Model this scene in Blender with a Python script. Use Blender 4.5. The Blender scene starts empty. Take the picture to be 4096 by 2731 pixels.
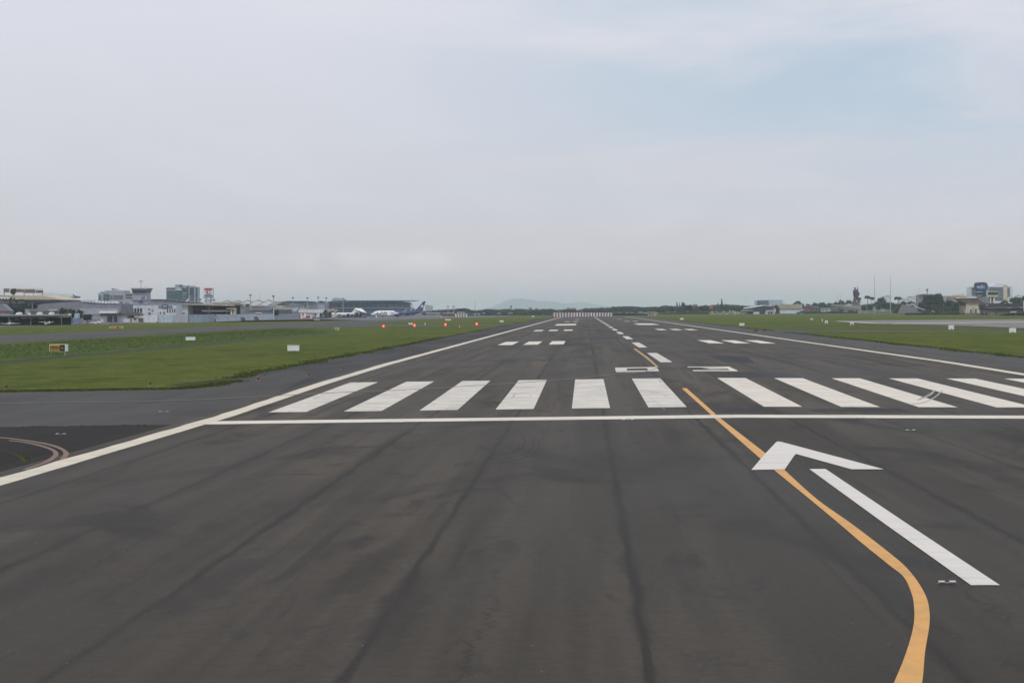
import bpy, bmesh, math, random
from mathutils import Vector, Matrix, Euler
S = bpy.context.scene
COL = S.collection
rnd = random.Random(7)
R = math.radians

# ------------------------------------------------------------------ camera, sky, sun, exposure
FPX, CAMZ = 6800.0, 4.57
cd = bpy.data.cameras.new("camera"); cam = bpy.data.objects.new("camera", cd); COL.objects.link(cam)
cd.sensor_width = 36.0; cd.sensor_fit = 'HORIZONTAL'; cd.lens = 36.0 * FPX / 4096.0
cd.clip_start = 0.5; cd.clip_end = 60000
YAW, PITCH, ROLL = R(2.459), math.atan(120.3 / FPX), R(0.42)
CAMROT = Matrix.Rotation(YAW, 3, 'Z') @ Matrix.Rotation(math.pi / 2 - PITCH, 3, 'X') @ Matrix.Rotation(-ROLL, 3, 'Z')
cam.matrix_world = Matrix.Translation((0, 0, CAMZ)) @ CAMROT.to_4x4()
S.camera = cam

SUN_EL, SUN_AZ = R(58), R(205)          # azimuth clockwise from +Y (the runway heading): behind the camera, a little left
W = bpy.data.worlds.new("World"); S.world = W; W.use_nodes = True
wn, wl = W.node_tree.nodes, W.node_tree.links
wn.clear()
w_out = wn.new('ShaderNodeOutputWorld'); w_bg = wn.new('ShaderNodeBackground'); w_bg.inputs['Strength'].default_value = 0.1
wl.new(w_bg.outputs[0], w_out.inputs[0])
w_sky = wn.new('ShaderNodeTexSky'); w_sky.sky_type = 'NISHITA'; w_sky.sun_disc = False
w_sky.sun_elevation = SUN_EL; w_sky.sun_rotation = SUN_AZ
w_tc = wn.new('ShaderNodeTexCoord'); w_sep = wn.new('ShaderNodeSeparateXYZ'); wl.new(w_tc.outputs['Generated'], w_sep.inputs[0])
def wmath(op, a, b=None, clamp=False):
    n = wn.new('ShaderNodeMath'); n.operation = op; n.use_clamp = clamp
    for i, v in ((0, a), (1, b)):
        if v is None: continue
        if isinstance(v, (int, float)): n.inputs[i].default_value = v
        else: wl.new(v, n.inputs[i])
    return n.outputs[0]
w_ramp = wn.new('ShaderNodeValToRGB'); wl.new(w_sep.outputs['Z'], w_ramp.inputs[0])
SKY = [(0.0, (8.8, 6.6, 6.7)), (0.02, (7.6, 6.65, 7.0)), (0.05, (6.85, 6.65, 7.2)), (0.09, (7.05, 6.95, 7.55)), (0.14, (7.6, 7.5, 8.15)), (0.19, (8.0, 8.0, 8.7)), (0.5, (8.0, 8.1, 8.8)), (1.0, (8.0, 8.1, 8.8))]
cr = w_ramp.color_ramp
while len(cr.elements) < len(SKY): cr.elements.new(0.5)
for e, (p, c) in zip(cr.elements, SKY): e.position = p; e.color = (*c, 1)
# thin cloud sheets on a flat layer high above the ground: direction divided by its height
zz = wmath('ADD', wmath('MAXIMUM', w_sep.outputs['Z'], 0.0), 0.06)
w_cmb = wn.new('ShaderNodeCombineXYZ')
wl.new(wmath('DIVIDE', w_sep.outputs['X'], zz), w_cmb.inputs[0]); wl.new(wmath('DIVIDE', w_sep.outputs['Y'], zz), w_cmb.inputs[1])
def wnoise(scale, sx, sy, detail, off, vec=None):
    m = wn.new('ShaderNodeMapping'); m.inputs['Scale'].default_value = (sx, sy, 1); m.inputs['Location'].default_value = off
    m.inputs['Rotation'].default_value = (0, 0, 0.35)
    wl.new(vec or w_cmb.outputs[0], m.inputs[0])
    n = wn.new('ShaderNodeTexNoise'); n.inputs['Scale'].default_value = scale; n.inputs['Detail'].default_value = detail
    n.inputs['Roughness'].default_value = 0.55; n.inputs['Distortion'].default_value = 0.6
    wl.new(m.outputs[0], n.inputs[0]); return n.outputs['Fac']
def wmaprange(v, a, b, c, d):
    n = wn.new('ShaderNodeMapRange'); n.interpolation_type = 'SMOOTHSTEP'
    for i, x in enumerate((a, b, c, d)): n.inputs[i + 1].default_value = x
    wl.new(v, n.inputs[0]); return n.outputs[0]
def wmix(f, a, b, mode='MIX'):
    n = wn.new('ShaderNodeMixRGB'); n.blend_type = mode
    for i, v in ((0, f), (1, a), (2, b)):
        if isinstance(v, (int, float)): n.inputs[i].default_value = v
        elif isinstance(v, tuple): n.inputs[i].default_value = (*v, 1)
        else: wl.new(v, n.inputs[i])
    return n.outputs[0]
gap = wmath('MULTIPLY', wmaprange(wnoise(0.55, 1.0, 1.0, 5, (3.1, 9.7, 0)), 0.28, 0.58, 0, 1), wmaprange(w_sep.outputs['Z'], 0.03, 0.14, 0.0, 1.0))
rightside = wmaprange(w_sep.outputs['X'], -0.20, 0.16, 0.10, 1.0)
col = wmix(wmath('MULTIPLY', wmath('MULTIPLY', gap, rightside), 1.0), w_ramp.outputs[0], (5.0, 6.15, 7.4))
veil = wmaprange(wnoise(1.6, 1.0, 0.35, 6, (1.3, 4.2, 0)), 0.4, 0.75, 0, 1)
col = wmix(wmath('MULTIPLY', veil, 0.22), col, (8.2, 8.2, 8.8))
low = wmaprange(wnoise(7.0, 1.0, 7.0, 5, (0.4, 0.1, 0.6), w_tc.outputs['Generated']), 0.50, 0.72, 0, 1)
band = wmath('MULTIPLY', wmaprange(w_sep.outputs['Z'], 0.018, 0.026, 0, 1), wmaprange(w_sep.outputs['Z'], 0.030, 0.040, 1, 0))
col = wmix(wmath('MULTIPLY', wmath('MULTIPLY', low, band), 0.8), col, (8.9, 8.5, 8.4))
col = wmix(0.06, col, w_sky.outputs[0])
wl.new(col, w_bg.inputs[0])

sd = bpy.data.lights.new("sun", 'SUN'); sd.energy = 1.5; sd.angle = R(14); sd.color = (1.0, 0.955, 0.89)
sun = bpy.data.objects.new("sun", sd); COL.objects.link(sun)
sdir = Vector((math.sin(SUN_AZ) * math.cos(SUN_EL), math.cos(SUN_AZ) * math.cos(SUN_EL), math.sin(SUN_EL)))
sun.rotation_euler = sdir.to_track_quat('Z', 'Y').to_euler(); sun.location = (0, 0, 200)
S.view_settings.view_transform = 'Standard'; S.view_settings.look = 'None'
S.view_settings.exposure = 0.0; S.view_settings.gamma = 1.0; S.view_settings.use_curve_mapping = False
S.cycles.max_bounces = 5; S.cycles.volume_bounces = 1; S.cycles.transparent_max_bounces = 8

# ------------------------------------------------------------------ ground height
def lerp_tab(tab, v):
    if v <= tab[0][0]: return tab[0][1]
    for (a, za), (b, zb) in zip(tab, tab[1:]):
        if v <= b: return za + (zb - za) * (v - a) / (b - a)
    return tab[-1][1]
GY = [(0, 0), (78, 0), (108, .25), (140, .37)]
CX = [(-125, -.2), (-25, -.25), (-17.2, -.19), (6.56, 0), (30, -.19), (38.5, -.25), (60, -.33), (140, -.3)]
DX = [(-86, 0), (-78, -.35), (-69, -1.15), (-66, -1.2), (-61, -.65), (-50, 0)]
EY = [(470, 1), (520, 0)]
def hgt(x, y): return lerp_tab(GY, y) + lerp_tab(CX, x) + lerp_tab(DX, x) * lerp_tab(EY, y)
XB = sorted({a for a, _ in CX} | {a for a, _ in DX}); YB = sorted({a for a, _ in GY} | {a for a, _ in EY})
def ray(px, py):
    d = CAMROT @ Vector(((px - 2048) / FPX, -(py - 1365.5) / FPX, -1)); return d
def P(px, py, lift=0.0):
    """the point of the ground that the photograph shows at this place (original 4096x2731 pixels)"""
    d = ray(px, py); z = 0.0; p = None
    for _ in range(60):
        t = (z - CAMZ) / min(d.z, -1e-5); p = Vector((0, 0, CAMZ)) + d * t
        z = 0.5 * z + 0.5 * hgt(p.x, p.y)
    return Vector((p.x, p.y, hgt(p.x, p.y) + lift))
def Q(px, py, Y):
    """the point at the distance Y seen there"""
    d = ray(px, py); t = Y / d.y; return Vector((d.x * t, Y, CAMZ + d.z * t))

# ------------------------------------------------------------------ materials
MATS = {}
def nt(name):
    m = bpy.data.materials.new(name); m.use_nodes = True
    n, l = m.node_tree.nodes, m.node_tree.links
    return m, n, l, n['Principled BSDF']
class NB:
    def __init__(s, n, l): s.n, s.l = n, l
    def put(s, v, sock):
        if isinstance(v, (int, float)): sock.default_value = v
        elif isinstance(v, tuple): sock.default_value = (*v, 1) if len(v) == 3 and sock.type == 'RGBA' else v
        else: s.l.new(v, sock)
    def math(s, op, a, b=0.0, c=None, clamp=False):
        n = s.n.new('ShaderNodeMath'); n.operation = op; n.use_clamp = clamp
        s.put(a, n.inputs[0]); s.put(b, n.inputs[1])
        if c is not None: s.put(c, n.inputs[2])
        return n.outputs[0]
    def noise(s, vec, scale, detail=4, rough=.55, sc=(1, 1, 1), loc=(0, 0, 0), rot=0, dist=0):
        m = s.n.new('ShaderNodeMapping'); m.inputs['Scale'].default_value = sc; m.inputs['Location'].default_value = loc
        m.inputs['Rotation'].default_value = (0, 0, rot)
        s.l.new(vec, m.inputs[0]); n = s.n.new('ShaderNodeTexNoise')
        n.inputs['Scale'].default_value = scale; n.inputs['Detail'].default_value = detail
        n.inputs['Roughness'].default_value = rough; n.inputs['Distortion'].default_value = dist
        s.l.new(m.outputs[0], n.inputs[0]); return n.outputs['Fac']
    def rng(s, v, a, b, c=0.0, d=1.0):
        n = s.n.new('ShaderNodeMapRange'); n.interpolation_type = 'SMOOTHSTEP'
        s.put(v, n.inputs[0])
        for i, x in enumerate((a, b, c, d)): s.put(x, n.inputs[i + 1])
        return n.outputs[0]
    def mix(s, f, a, b, mode='MIX'):
        n = s.n.new('ShaderNodeMixRGB'); n.blend_type = mode
        s.put(f, n.inputs[0]); s.put(a, n.inputs[1]); s.put(b, n.inputs[2]); return n.outputs[0]
    def pos(s): return s.n.new('ShaderNodeNewGeometry').outputs['Position']
    def obj(s): return s.n.new('ShaderNodeTexCoord').outputs['Object']
    def bump(s, h, strength, dist):
        n = s.n.new('ShaderNodeBump'); n.inputs['Strength'].default_value = strength; n.inputs['Distance'].default_value = dist
        s.l.new(h, n.inputs['Height']); return n.outputs[0]
def M(name, col, rough=.7, var=.12, scale=.35, spec=.3, metal=0.0, streak=True):
    """painted or built surface: base colour with weathering blotches and faint vertical streaks"""
    if name in MATS: return MATS[name]
    m, n, l, b = nt(name); k = NB(n, l); p = k.pos()
    f = k.noise(p, scale, 5); dark = tuple(c * (1 - var * 1.6) for c in col); lite = tuple(min(1, c * (1 + var)) for c in col)
    c = k.mix(k.rng(f, .3, .7), dark, lite)
    if streak:
        g = k.noise(p, .9, 3, sc=(1.5, 1.5, .08)); c = k.mix(k.rng(g, .52, .72, 0, .35), c, tuple(x * .62 for x in col))
    k.put(c, b.inputs['Base Color']); b.inputs['Roughness'].default_value = rough
    b.inputs['Specular IOR Level'].default_value = spec; b.inputs['Metallic'].default_value = metal
    MATS[name] = m; return m
def glass(name, col):
    if name in MATS: return MATS[name]
    m, n, l, b = nt(name); k = NB(n, l)
    f = k.noise(k.pos(), .25, 2, sc=(1, 1, 1.4)); k.put(k.mix(k.rng(f, .35, .65), tuple(c * .6 for c in col), col), b.inputs['Base Color'])
    b.inputs['Roughness'].default_value = .18; b.inputs['Specular IOR Level'].default_value = .55
    MATS[name] = m; return m
def emit(name, col, s):
    m, n, l, b = nt(name); b.inputs['Base Color'].default_value = (*col, 1)
    b.inputs['Emission Color'].default_value = (*col, 1); b.inputs['Emission Strength'].default_value = s
    MATS[name] = m; return m

STAINS = [((610, 2478), (1068, 2218), .50, .75), ((1282, 2432), (1602, 2157), .42, .7), ((1068, 2333), (1215, 2262), .16, .8), ((503, 1929), (1038, 1852), .75, .6), ((1130, 1837), (1373, 1806), .9, .6), ((1007, 1898), (1282, 1898), .35, .6),
          ((1465, 2690), (1690, 2280), .40, .7), ((2720, 2040), (2740, 2020), .8, .45), ((3000, 2090), (3080, 2020), .8, .45), ((3680, 1834), (4095, 1887), 1.2, .55), ((3650, 2101), (3887, 2119), .4, .55), ((3382, 2214), (3638, 2451), .30, .6), ((2050, 2010), (1960, 1915), .15, .5)]
def asphalt(name, base, warm, seams=True, blotch=.5, rough=.75, fine=1.0, skid=False, spec=.12):
    m, n, l, b = nt(name); k = NB(n, l); p = k.pos()
    sx = n.new('ShaderNodeSeparateXYZ'); l.new(p, sx.inputs[0]); X, Y = sx.outputs['X'], sx.outputs['Y']
    patch = k.noise(p, .11, 5, sc=(1.0, .28, 1), loc=(5, 2, 0), dist=.4)
    c = k.mix(k.rng(patch, .32, .66), base, warm)
    lane = k.noise(p, .55, 3, sc=(1, .035, 1), loc=(1, 8, 0))
    c = k.mix(k.rng(lane, .36, .64, .0, .8), c, tuple(x * .72 for x in base))
    ln2 = k.noise(p, 1.6, 3, sc=(1, .03, 1), loc=(11, 8, 0)); c = k.mix(k.rng(ln2, .46, .66, .0, .45), c, tuple(x * .70 for x in base))
    cross = k.noise(p, 1.1, 4, sc=(.22, 1.3, 1), loc=(4, 4, 0))
    c = k.mix(k.rng(cross, .5, .78, 0, .30), c, tuple(x * .74 for x in base))
    blue = tuple(x * y for x, y in zip(base, (.36, .37, .50)))
    bl = k.noise(p, .20, 4, .6, sc=(1, .42, 1), loc=(13.3, 41.2, 0), rot=-.12, dist=.8)
    c = k.mix(k.rng(bl, .52, .70, 0, blotch), c, blue)
    b3 = k.noise(p, .75, 5, .65, sc=(1, .30, 1), loc=(3.3, 1.2, 0), rot=.1, dist=.6); c = k.mix(k.rng(b3, .54, .70, 0, blotch * .75), c, blue)
    if seams:
        wob = k.math('MULTIPLY', k.math('SUBTRACT', k.noise(p, .30, 4, sc=(.02, 1, 1)), .5), .28)
        u = k.math('ADD', X, wob)
        u = k.math('DIVIDE', k.math('SUBTRACT', u, .8), 3.86)
        fr = k.math('ABSOLUTE', k.math('SUBTRACT', u, k.math('ROUND', u)))
        d = k.math('MULTIPLY', fr, 3.86)
        vis = k.rng(k.noise(p, .06, 3, sc=(3, 1, 1), loc=(2, 1, 0)), .30, .5, .3, 1)
        wide = k.math('MULTIPLY', k.rng(d, .03, k.rng(k.noise(p, .25, 4, sc=(.6, 1, 1)), .35, .65, .08, .30), 1, 0), k.rng(k.noise(p, .22, 4, sc=(.6, 1, 1)), .34, .58, .5, 1.0))
        c = k.mix(k.math('MULTIPLY', wide, vis), c, tuple(x * y for x, y in zip(base, (.30, .31, .42))))
        line = k.math('MULTIPLY', k.rng(d, .015, .085, 1, 0), k.rng(vis, .3, 1, .6, 1))
        c = k.mix(k.math('MULTIPLY', line, .9), c, tuple(x * .32 for x in base))
        # meandering cracks beside some of the joints
        wob2 = k.math('MULTIPLY', k.math('SUBTRACT', k.noise(p, 1.1, 8, .7, sc=(.25, 1, 1), loc=(9, 3, 0)), .5), 1.5)
        u2 = k.math('DIVIDE', k.math('ADD', k.math('ADD', X, wob2), 1.55), 7.72)
        d2 = k.math('MULTIPLY', k.math('ABSOLUTE', k.math('SUBTRACT', u2, k.math('ROUND', u2))), 7.72)
        cm = k.math('MULTIPLY', k.rng(d2, .008, .05, 1, 0), k.rng(k.noise(p, .09, 2, loc=(7, 7, 0)), .42, .52))
        c = k.mix(k.math('MULTIPLY', cm, .75), c, tuple(x * .3 for x in base))
    if skid:
        # separate long oil and rubber stains: (ends in the photograph, half width in metres, strength)
        for (ax_, ay_), (bx_, by_), w_, st_ in STAINS:
            A, B = P(ax_, ay_), P(bx_, by_); mid = (A + B) / 2; dv = (B - A); L_ = dv.length / 2 + w_; ux, uy = dv.x / dv.length, dv.y / dv.length
            wx = k.math('ADD', X, k.math('MULTIPLY', k.math('SUBTRACT', k.noise(p, .9, 4, .6, loc=(w_ * 9, 0, 0)), .5), w_ * 2.4))
            dx_, dy2 = k.math('SUBTRACT', wx, mid.x), k.math('SUBTRACT', Y, mid.y)
            tt_ = k.math('DIVIDE', k.math('ADD', k.math('MULTIPLY', dx_, ux), k.math('MULTIPLY', dy2, uy)), L_)
            ss_ = k.math('DIVIDE', k.math('SUBTRACT', k.math('MULTIPLY', dx_, uy), k.math('MULTIPLY', dy2, ux)), w_)
            r2 = k.math('ADD', k.math('MULTIPLY', tt_, tt_), k.math('MULTIPLY', ss_, ss_))
            c = k.mix(k.rng(r2, .05, 1.3, st_, 0), c, tuple(x * y for x, y in zip(base, (.42, .41, .50))))
        ts = k.noise(p, 2.6, 2, .5, sc=(1, .012, 1), loc=(17, 3, 0), rot=.006); c = k.mix(k.math('MULTIPLY', k.rng(ts, .60, .68), k.rng(k.noise(p, .08, 2, loc=(9, 2, 0)), .42, .6, .15, .8)), c, tuple(x * .55 for x in base))
        c = k.mix(k.rng(Y, 69, 76, 0, .8), c, k.mix(1.0, c, (1.5, 1.5, 1.52), 'MULTIPLY'))      # grazing sheen put into the colour: asphalt painted paler beyond the threshold
        # rubber left by landing wheels: long dark streaks either side of the centreline, beyond the touchdown point
        tr = k.noise(p, .9, 5, .65, sc=(1, .012, 1), loc=(3, 3, 0))
        dc = k.math('ABSOLUTE', k.math('SUBTRACT', X, 4.4))
        zone = k.math('MULTIPLY', k.rng(dc, 1.0, 9.0, 1, 0), k.rng(Y, 140, 330, 0, 1))
        c = k.mix(k.math('MULTIPLY', k.math('MULTIPLY', k.rng(tr, .38, .6), zone), .55), c, tuple(x * .38 for x in base))
        tr2 = k.noise(p, .7, 4, .6, sc=(1, .02, 1), loc=(31, 3, 0))
        c = k.mix(k.math('MULTIPLY', k.math('MULTIPLY', k.rng(tr2, .52, .64), k.rng(Y, 95, 160, 0, 1)), .38), c, tuple(x * .5 for x in base))
    gr = k.noise(p, 26, 2, .7); c = k.mix(k.math('MULTIPLY', k.rng(gr, .3, .7), .55 * fine), c, tuple(x * 1.35 for x in base))
    g3 = k.noise(p, 5.0, 5, .75, loc=(2, 9, 0)); c = k.mix(k.math('MULTIPLY', k.rng(g3, .40, .66), .38 * fine), c, tuple(x * .68 for x in base))
    sp = k.noise(p, 13.0, 1, .5); c = k.mix(k.math('MULTIPLY', k.rng(sp, .79, .82), .45 * fine), c, (.36, .34, .31))
    rs = k.noise(p, 2.2, 3, .5, sc=(.5, 5, 1), loc=(77, 3, 0)); c = k.mix(k.math('MULTIPLY', k.rng(rs, .735, .765), .5 * fine), c, (.09, .045, .03))
    k.put(c, b.inputs['Base Color'])
    k.put(k.rng(patch, .3, .7, rough - .05, rough + .08), b.inputs['Roughness'])
    b.inputs['Specular IOR Level'].default_value = spec
    k.put(k.bump(k.noise(p, 22, 3, .7), .25, .01), b.inputs['Normal'])
    MATS[name] = m; return m

def paint(name, col, wear=.4, under=(.075, .072, .07), stain=(.30, .24, .17), axis=(.15, 1.2)):
    m, n, l, b = nt(name); k = NB(n, l); p = k.pos()
    a = k.noise(p, 1.4, 5, .65, sc=(axis[0] * 2, axis[1] * 2, 1)); g = k.noise(p, .35, 4, loc=(4, 1, 0)); f = k.noise(p, 14, 3, .7)
    c = k.mix(k.rng(g, .3, .7, 0, .22), col, tuple(x * .78 for x in col))
    c = k.mix(k.rng(a, .42, .70, 0, wear), c, tuple(x * .45 + .12 for x in under))
    t = k.noise(p, .9, 5, .65, sc=(3, .2, 1), loc=(9, 9, 0)); c = k.mix(k.rng(t, .58, .74, 0, wear * .8), c, tuple(x * 1.8 for x in under))
    c = k.mix(k.math('MULTIPLY', k.rng(f, .64, .74), wear * .9), c, under)
    s = k.noise(p, .8, 4, .6, loc=(21, 5, 0)); c = k.mix(k.rng(s, .62, .76, 0, .30), c, stain)
    k.put(c, b.inputs['Base Color']); b.inputs['Roughness'].default_value = .62; b.inputs['Specular IOR Level'].default_value = .35
    MATS[name] = m; return m

def grass_mat(name, c1, c2, c3, coarse=False):
    m, n, l, b = nt(name); k = NB(n, l); p = k.pos()
    a = k.noise(p, .05, 5, .6, sc=(1, .5, 1)); d = k.noise(p, .45, 5, .65, sc=(1, .6, 1), loc=(3, 3, 0)); f = k.noise(p, 3.2, 4, .7)
    c = k.mix(k.rng(a, .3, .7), c1, c2); c = k.mix(k.rng(d, .42, .7, 0, .75), c, c3)
    dk = tuple(x * .55 for x in c1); c = k.mix(k.rng(f, .35, .72, .0, .6), c, dk); h2 = k.noise(p, .16, 4, .6, sc=(1, .5, 1), loc=(1, 7, 0)); c = k.mix(k.rng(h2, .5, .72, 0, .5), c, dk)
    br = k.noise(p, .018, 4, .6, loc=(8, 1, 0)); c = k.mix(k.rng(br, .55, .72, 0, .5), c, (.105, .10, .045))
    if coarse:
        # the ditch's banks carry rank growth: known by their place beside the ditch
        sx = n.new('ShaderNodeSeparateXYZ'); l.new(p, sx.inputs[0])
        bank = k.math('MULTIPLY', k.rng(sx.outputs['X'], -89, -86, 0, 1), k.rng(sx.outputs['X'], -64, -61, 1, 0))
        bank = k.math('MULTIPLY', bank, k.rng(sx.outputs['Y'], 470, 510, 1, 0))
        w = k.noise(p, .8, 6, .7); cc = k.mix(k.rng(w, .35, .65), (.050, .078, .020), (.100, .130, .036))
        c = k.mix(k.math('MULTIPLY', bank, .85), c, cc)
    k.put(c, b.inputs['Base Color']); b.inputs['Roughness'].default_value = .95; b.inputs['Specular IOR Level'].default_value = .03
    k.put(k.bump(k.noise(p, 2.2, 5, .75), .9, .22), b.inputs['Normal'])
    MATS[name] = m; return m
def foliage(name, a, b2):
    m, n, l, b = nt(name); k = NB(n, l); o = k.obj()
    f = k.noise(o, .55, 4, .6); oi = n.new('ShaderNodeObjectInfo')
    c = k.mix(k.rng(f, .35, .65), a, b2); v = k.rng(oi.outputs['Random'], 0, 1, .75, 1.2)
    k.put(k.mix(1.0, c, k.mix(v, (0, 0, 0), (1, 1, 1)), 'MULTIPLY'), b.inputs['Base Color'])
    b.inputs['Roughness'].default_value = .8; b.inputs['Specular IOR Level'].default_value = .15
    MATS[name] = m; return m

ASPH = asphalt('runway_asphalt', (.050, .0425, .034), (.096, .079, .061), skid=True, blotch=1.0, rough=.59, spec=.05)
ASPH_S = asphalt('shoulder_asphalt', (.024, .023, .022), (.033, .031, .029), seams=False, blotch=.5, rough=.6, spec=.10)
ASPH_R = asphalt('worn_shoulder_asphalt', (.072, .067, .062), (.105, .098, .090), seams=False, blotch=.6)
ASPH_T = asphalt('taxiway_asphalt', (.046, .043, .038), (.060, .056, .050), seams=False, blotch=.6, rough=.6, spec=.10)
ASPH_O = asphalt('old_asphalt', (.022, .020, .018), (.038, .035, .031), seams=False, blotch=.6, fine=.8, rough=.8, spec=.08)
ASPH_P = asphalt('patch_asphalt', (.022, .020, .019), (.028, .026, .025), seams=False, blotch=.3, rough=.56, spec=.08)
CONC = asphalt('pale_concrete', (.20, .19, .175), (.26, .245, .225), seams=False, blotch=.25, fine=.5)
CONC_D = asphalt('apron_concrete', (.13, .128, .125), (.17, .165, .16), seams=False, blotch=.3, fine=.4)
WHITE = paint('white_road_paint', (.74, .665, .555), .42)
EDGEP = paint('yellowed_road_paint', (.68, .60, .47), .38, stain=(.42, .30, .16))
WHITE_T = paint('worn_white_road_paint', (.70, .64, .555), .8)
WHITE_N = paint('fresh_white_road_paint', (.70, .645, .585), .16)
ORANGE = paint('orange_road_paint', (.68, .345, .09), .24, stain=(.34, .15, .06), axis=(1.0, .6))
FADED = paint('faded_orange_road_paint', (.19, .10, .045), .9, under=(.045, .04, .036), stain=(.16, .07, .05))
THINY = paint('thin_faded_road_paint', (.15, .12, .075), .9)
GRASS = grass_mat('grass_field_mat', (.066, .098, .022), (.112, .134, .028), (.180, .172, .048), coarse=True)
TUFT = foliage('grass_tuft_mat', (.07, .10, .022), (.11, .13, .03))
BANK = foliage('bank_weed_mat', (.070, .100, .026), (.125, .155, .045))
LEAF_D = foliage('dark_leaf_mat', (.009, .025, .018), (.028, .052, .030))
LEAF_M = foliage('mid_leaf_mat', (.022, .042, .020), (.055, .085, .034))
BARK = M('bark_mat', (.10, .08, .06), .9, .2)
HILLM = foliage('hill_mat', (.03, .07, .07), (.04, .085, .085))
WHITEW = M('white_wall_mat', (.64, .66, .70), .7, .1); CREAM = M('cream_wall_mat', (.60, .55, .44), .8, .12)
PALE = M('pale_metal_mat', (.36, .38, .43), .5, .08); GREYW = M('grey_cladding_mat', (.22, .225, .26), .6, .10)
GREYD = M('dark_grey_mat', (.10, .11, .13), .7, .15); NAVY = M('navy_mat', (.026, .052, .12), .55, .1)
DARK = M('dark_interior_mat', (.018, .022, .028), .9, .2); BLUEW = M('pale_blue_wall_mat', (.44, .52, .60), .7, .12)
TAN = M('tan_roof_mat', (.52, .44, .33), .7, .08); BROWN = M('brown_panel_mat', (.16, .12, .10), .8, .2)
BEIGE = M('beige_mat', (.42, .37, .30), .8, .1); MAROON = M('maroon_mat', (.20, .05, .06), .7, .15)
RED = M('red_paint_mat', (.48, .05, .05), .55, .12); WPAINT = M('white_paint_mat', (.78, .78, .77), .45, .05, streak=False)
WROOF = M('white_roof_mat', (.74, .75, .77), .6, .06, streak=False); STEEL = M('steel_mat', (.22, .23, .25), .5, .12)
POLE = M('pole_mat', (.42, .43, .45), .55, .1); BLUEP = M('blue_paint_mat', (.022, .05, .17), .4, .08, streak=False)
TEAL = M('teal_roof_mat', (.16, .26, .40), .5, .1); YEL = M('yellow_sign_mat', (.42, .27, .035), .6, .1, streak=False)
BLK = M('black_sign_mat', (.012, .013, .018), .5, .1, streak=False); STONE = M('stone_mat', (.20, .17, .15), .9, .2)
BRONZE = M('bronze_mat', (.045, .035, .035), .6, .25); REDSOFT = M('dusty_red_mat', (.26, .09, .085), .8, .15)
OLIVE = M('rusty_red_mat', (.18, .085, .07), .85, .2); RUBBER = M('rubber_mat', (.02, .02, .02), .9, .1, streak=False)
GLASSG = glass('green_blue_glass_mat', (.05, .13, .15)); GLASSB = glass('blue_grey_glass_mat', (.07, .11, .17)); GLASSD = glass('dark_glass_mat', (.025, .035, .045))
GLASSK = glass('green_glass_mat', (.02, .10, .06)); SKYB = M('sky_blue_mat', (.12, .35, .65), .5, .1, streak=False)
ORG = M('orange_cloth_mat', (.85, .10, .03), .7, .08, streak=False); YELC = M('yellow_car_mat', (.62, .36, .05), .4, .05, streak=False)
LAMPR = emit('red_lamp_mat', (1.0, .02, .012), 1.5); LAMPC = emit('red_lamp_core_mat', (1.0, .22, .08), 3.0)
ORLAMP = M('orange_lens_mat', (.20, .10, .06), .5, .15, streak=False)

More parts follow.
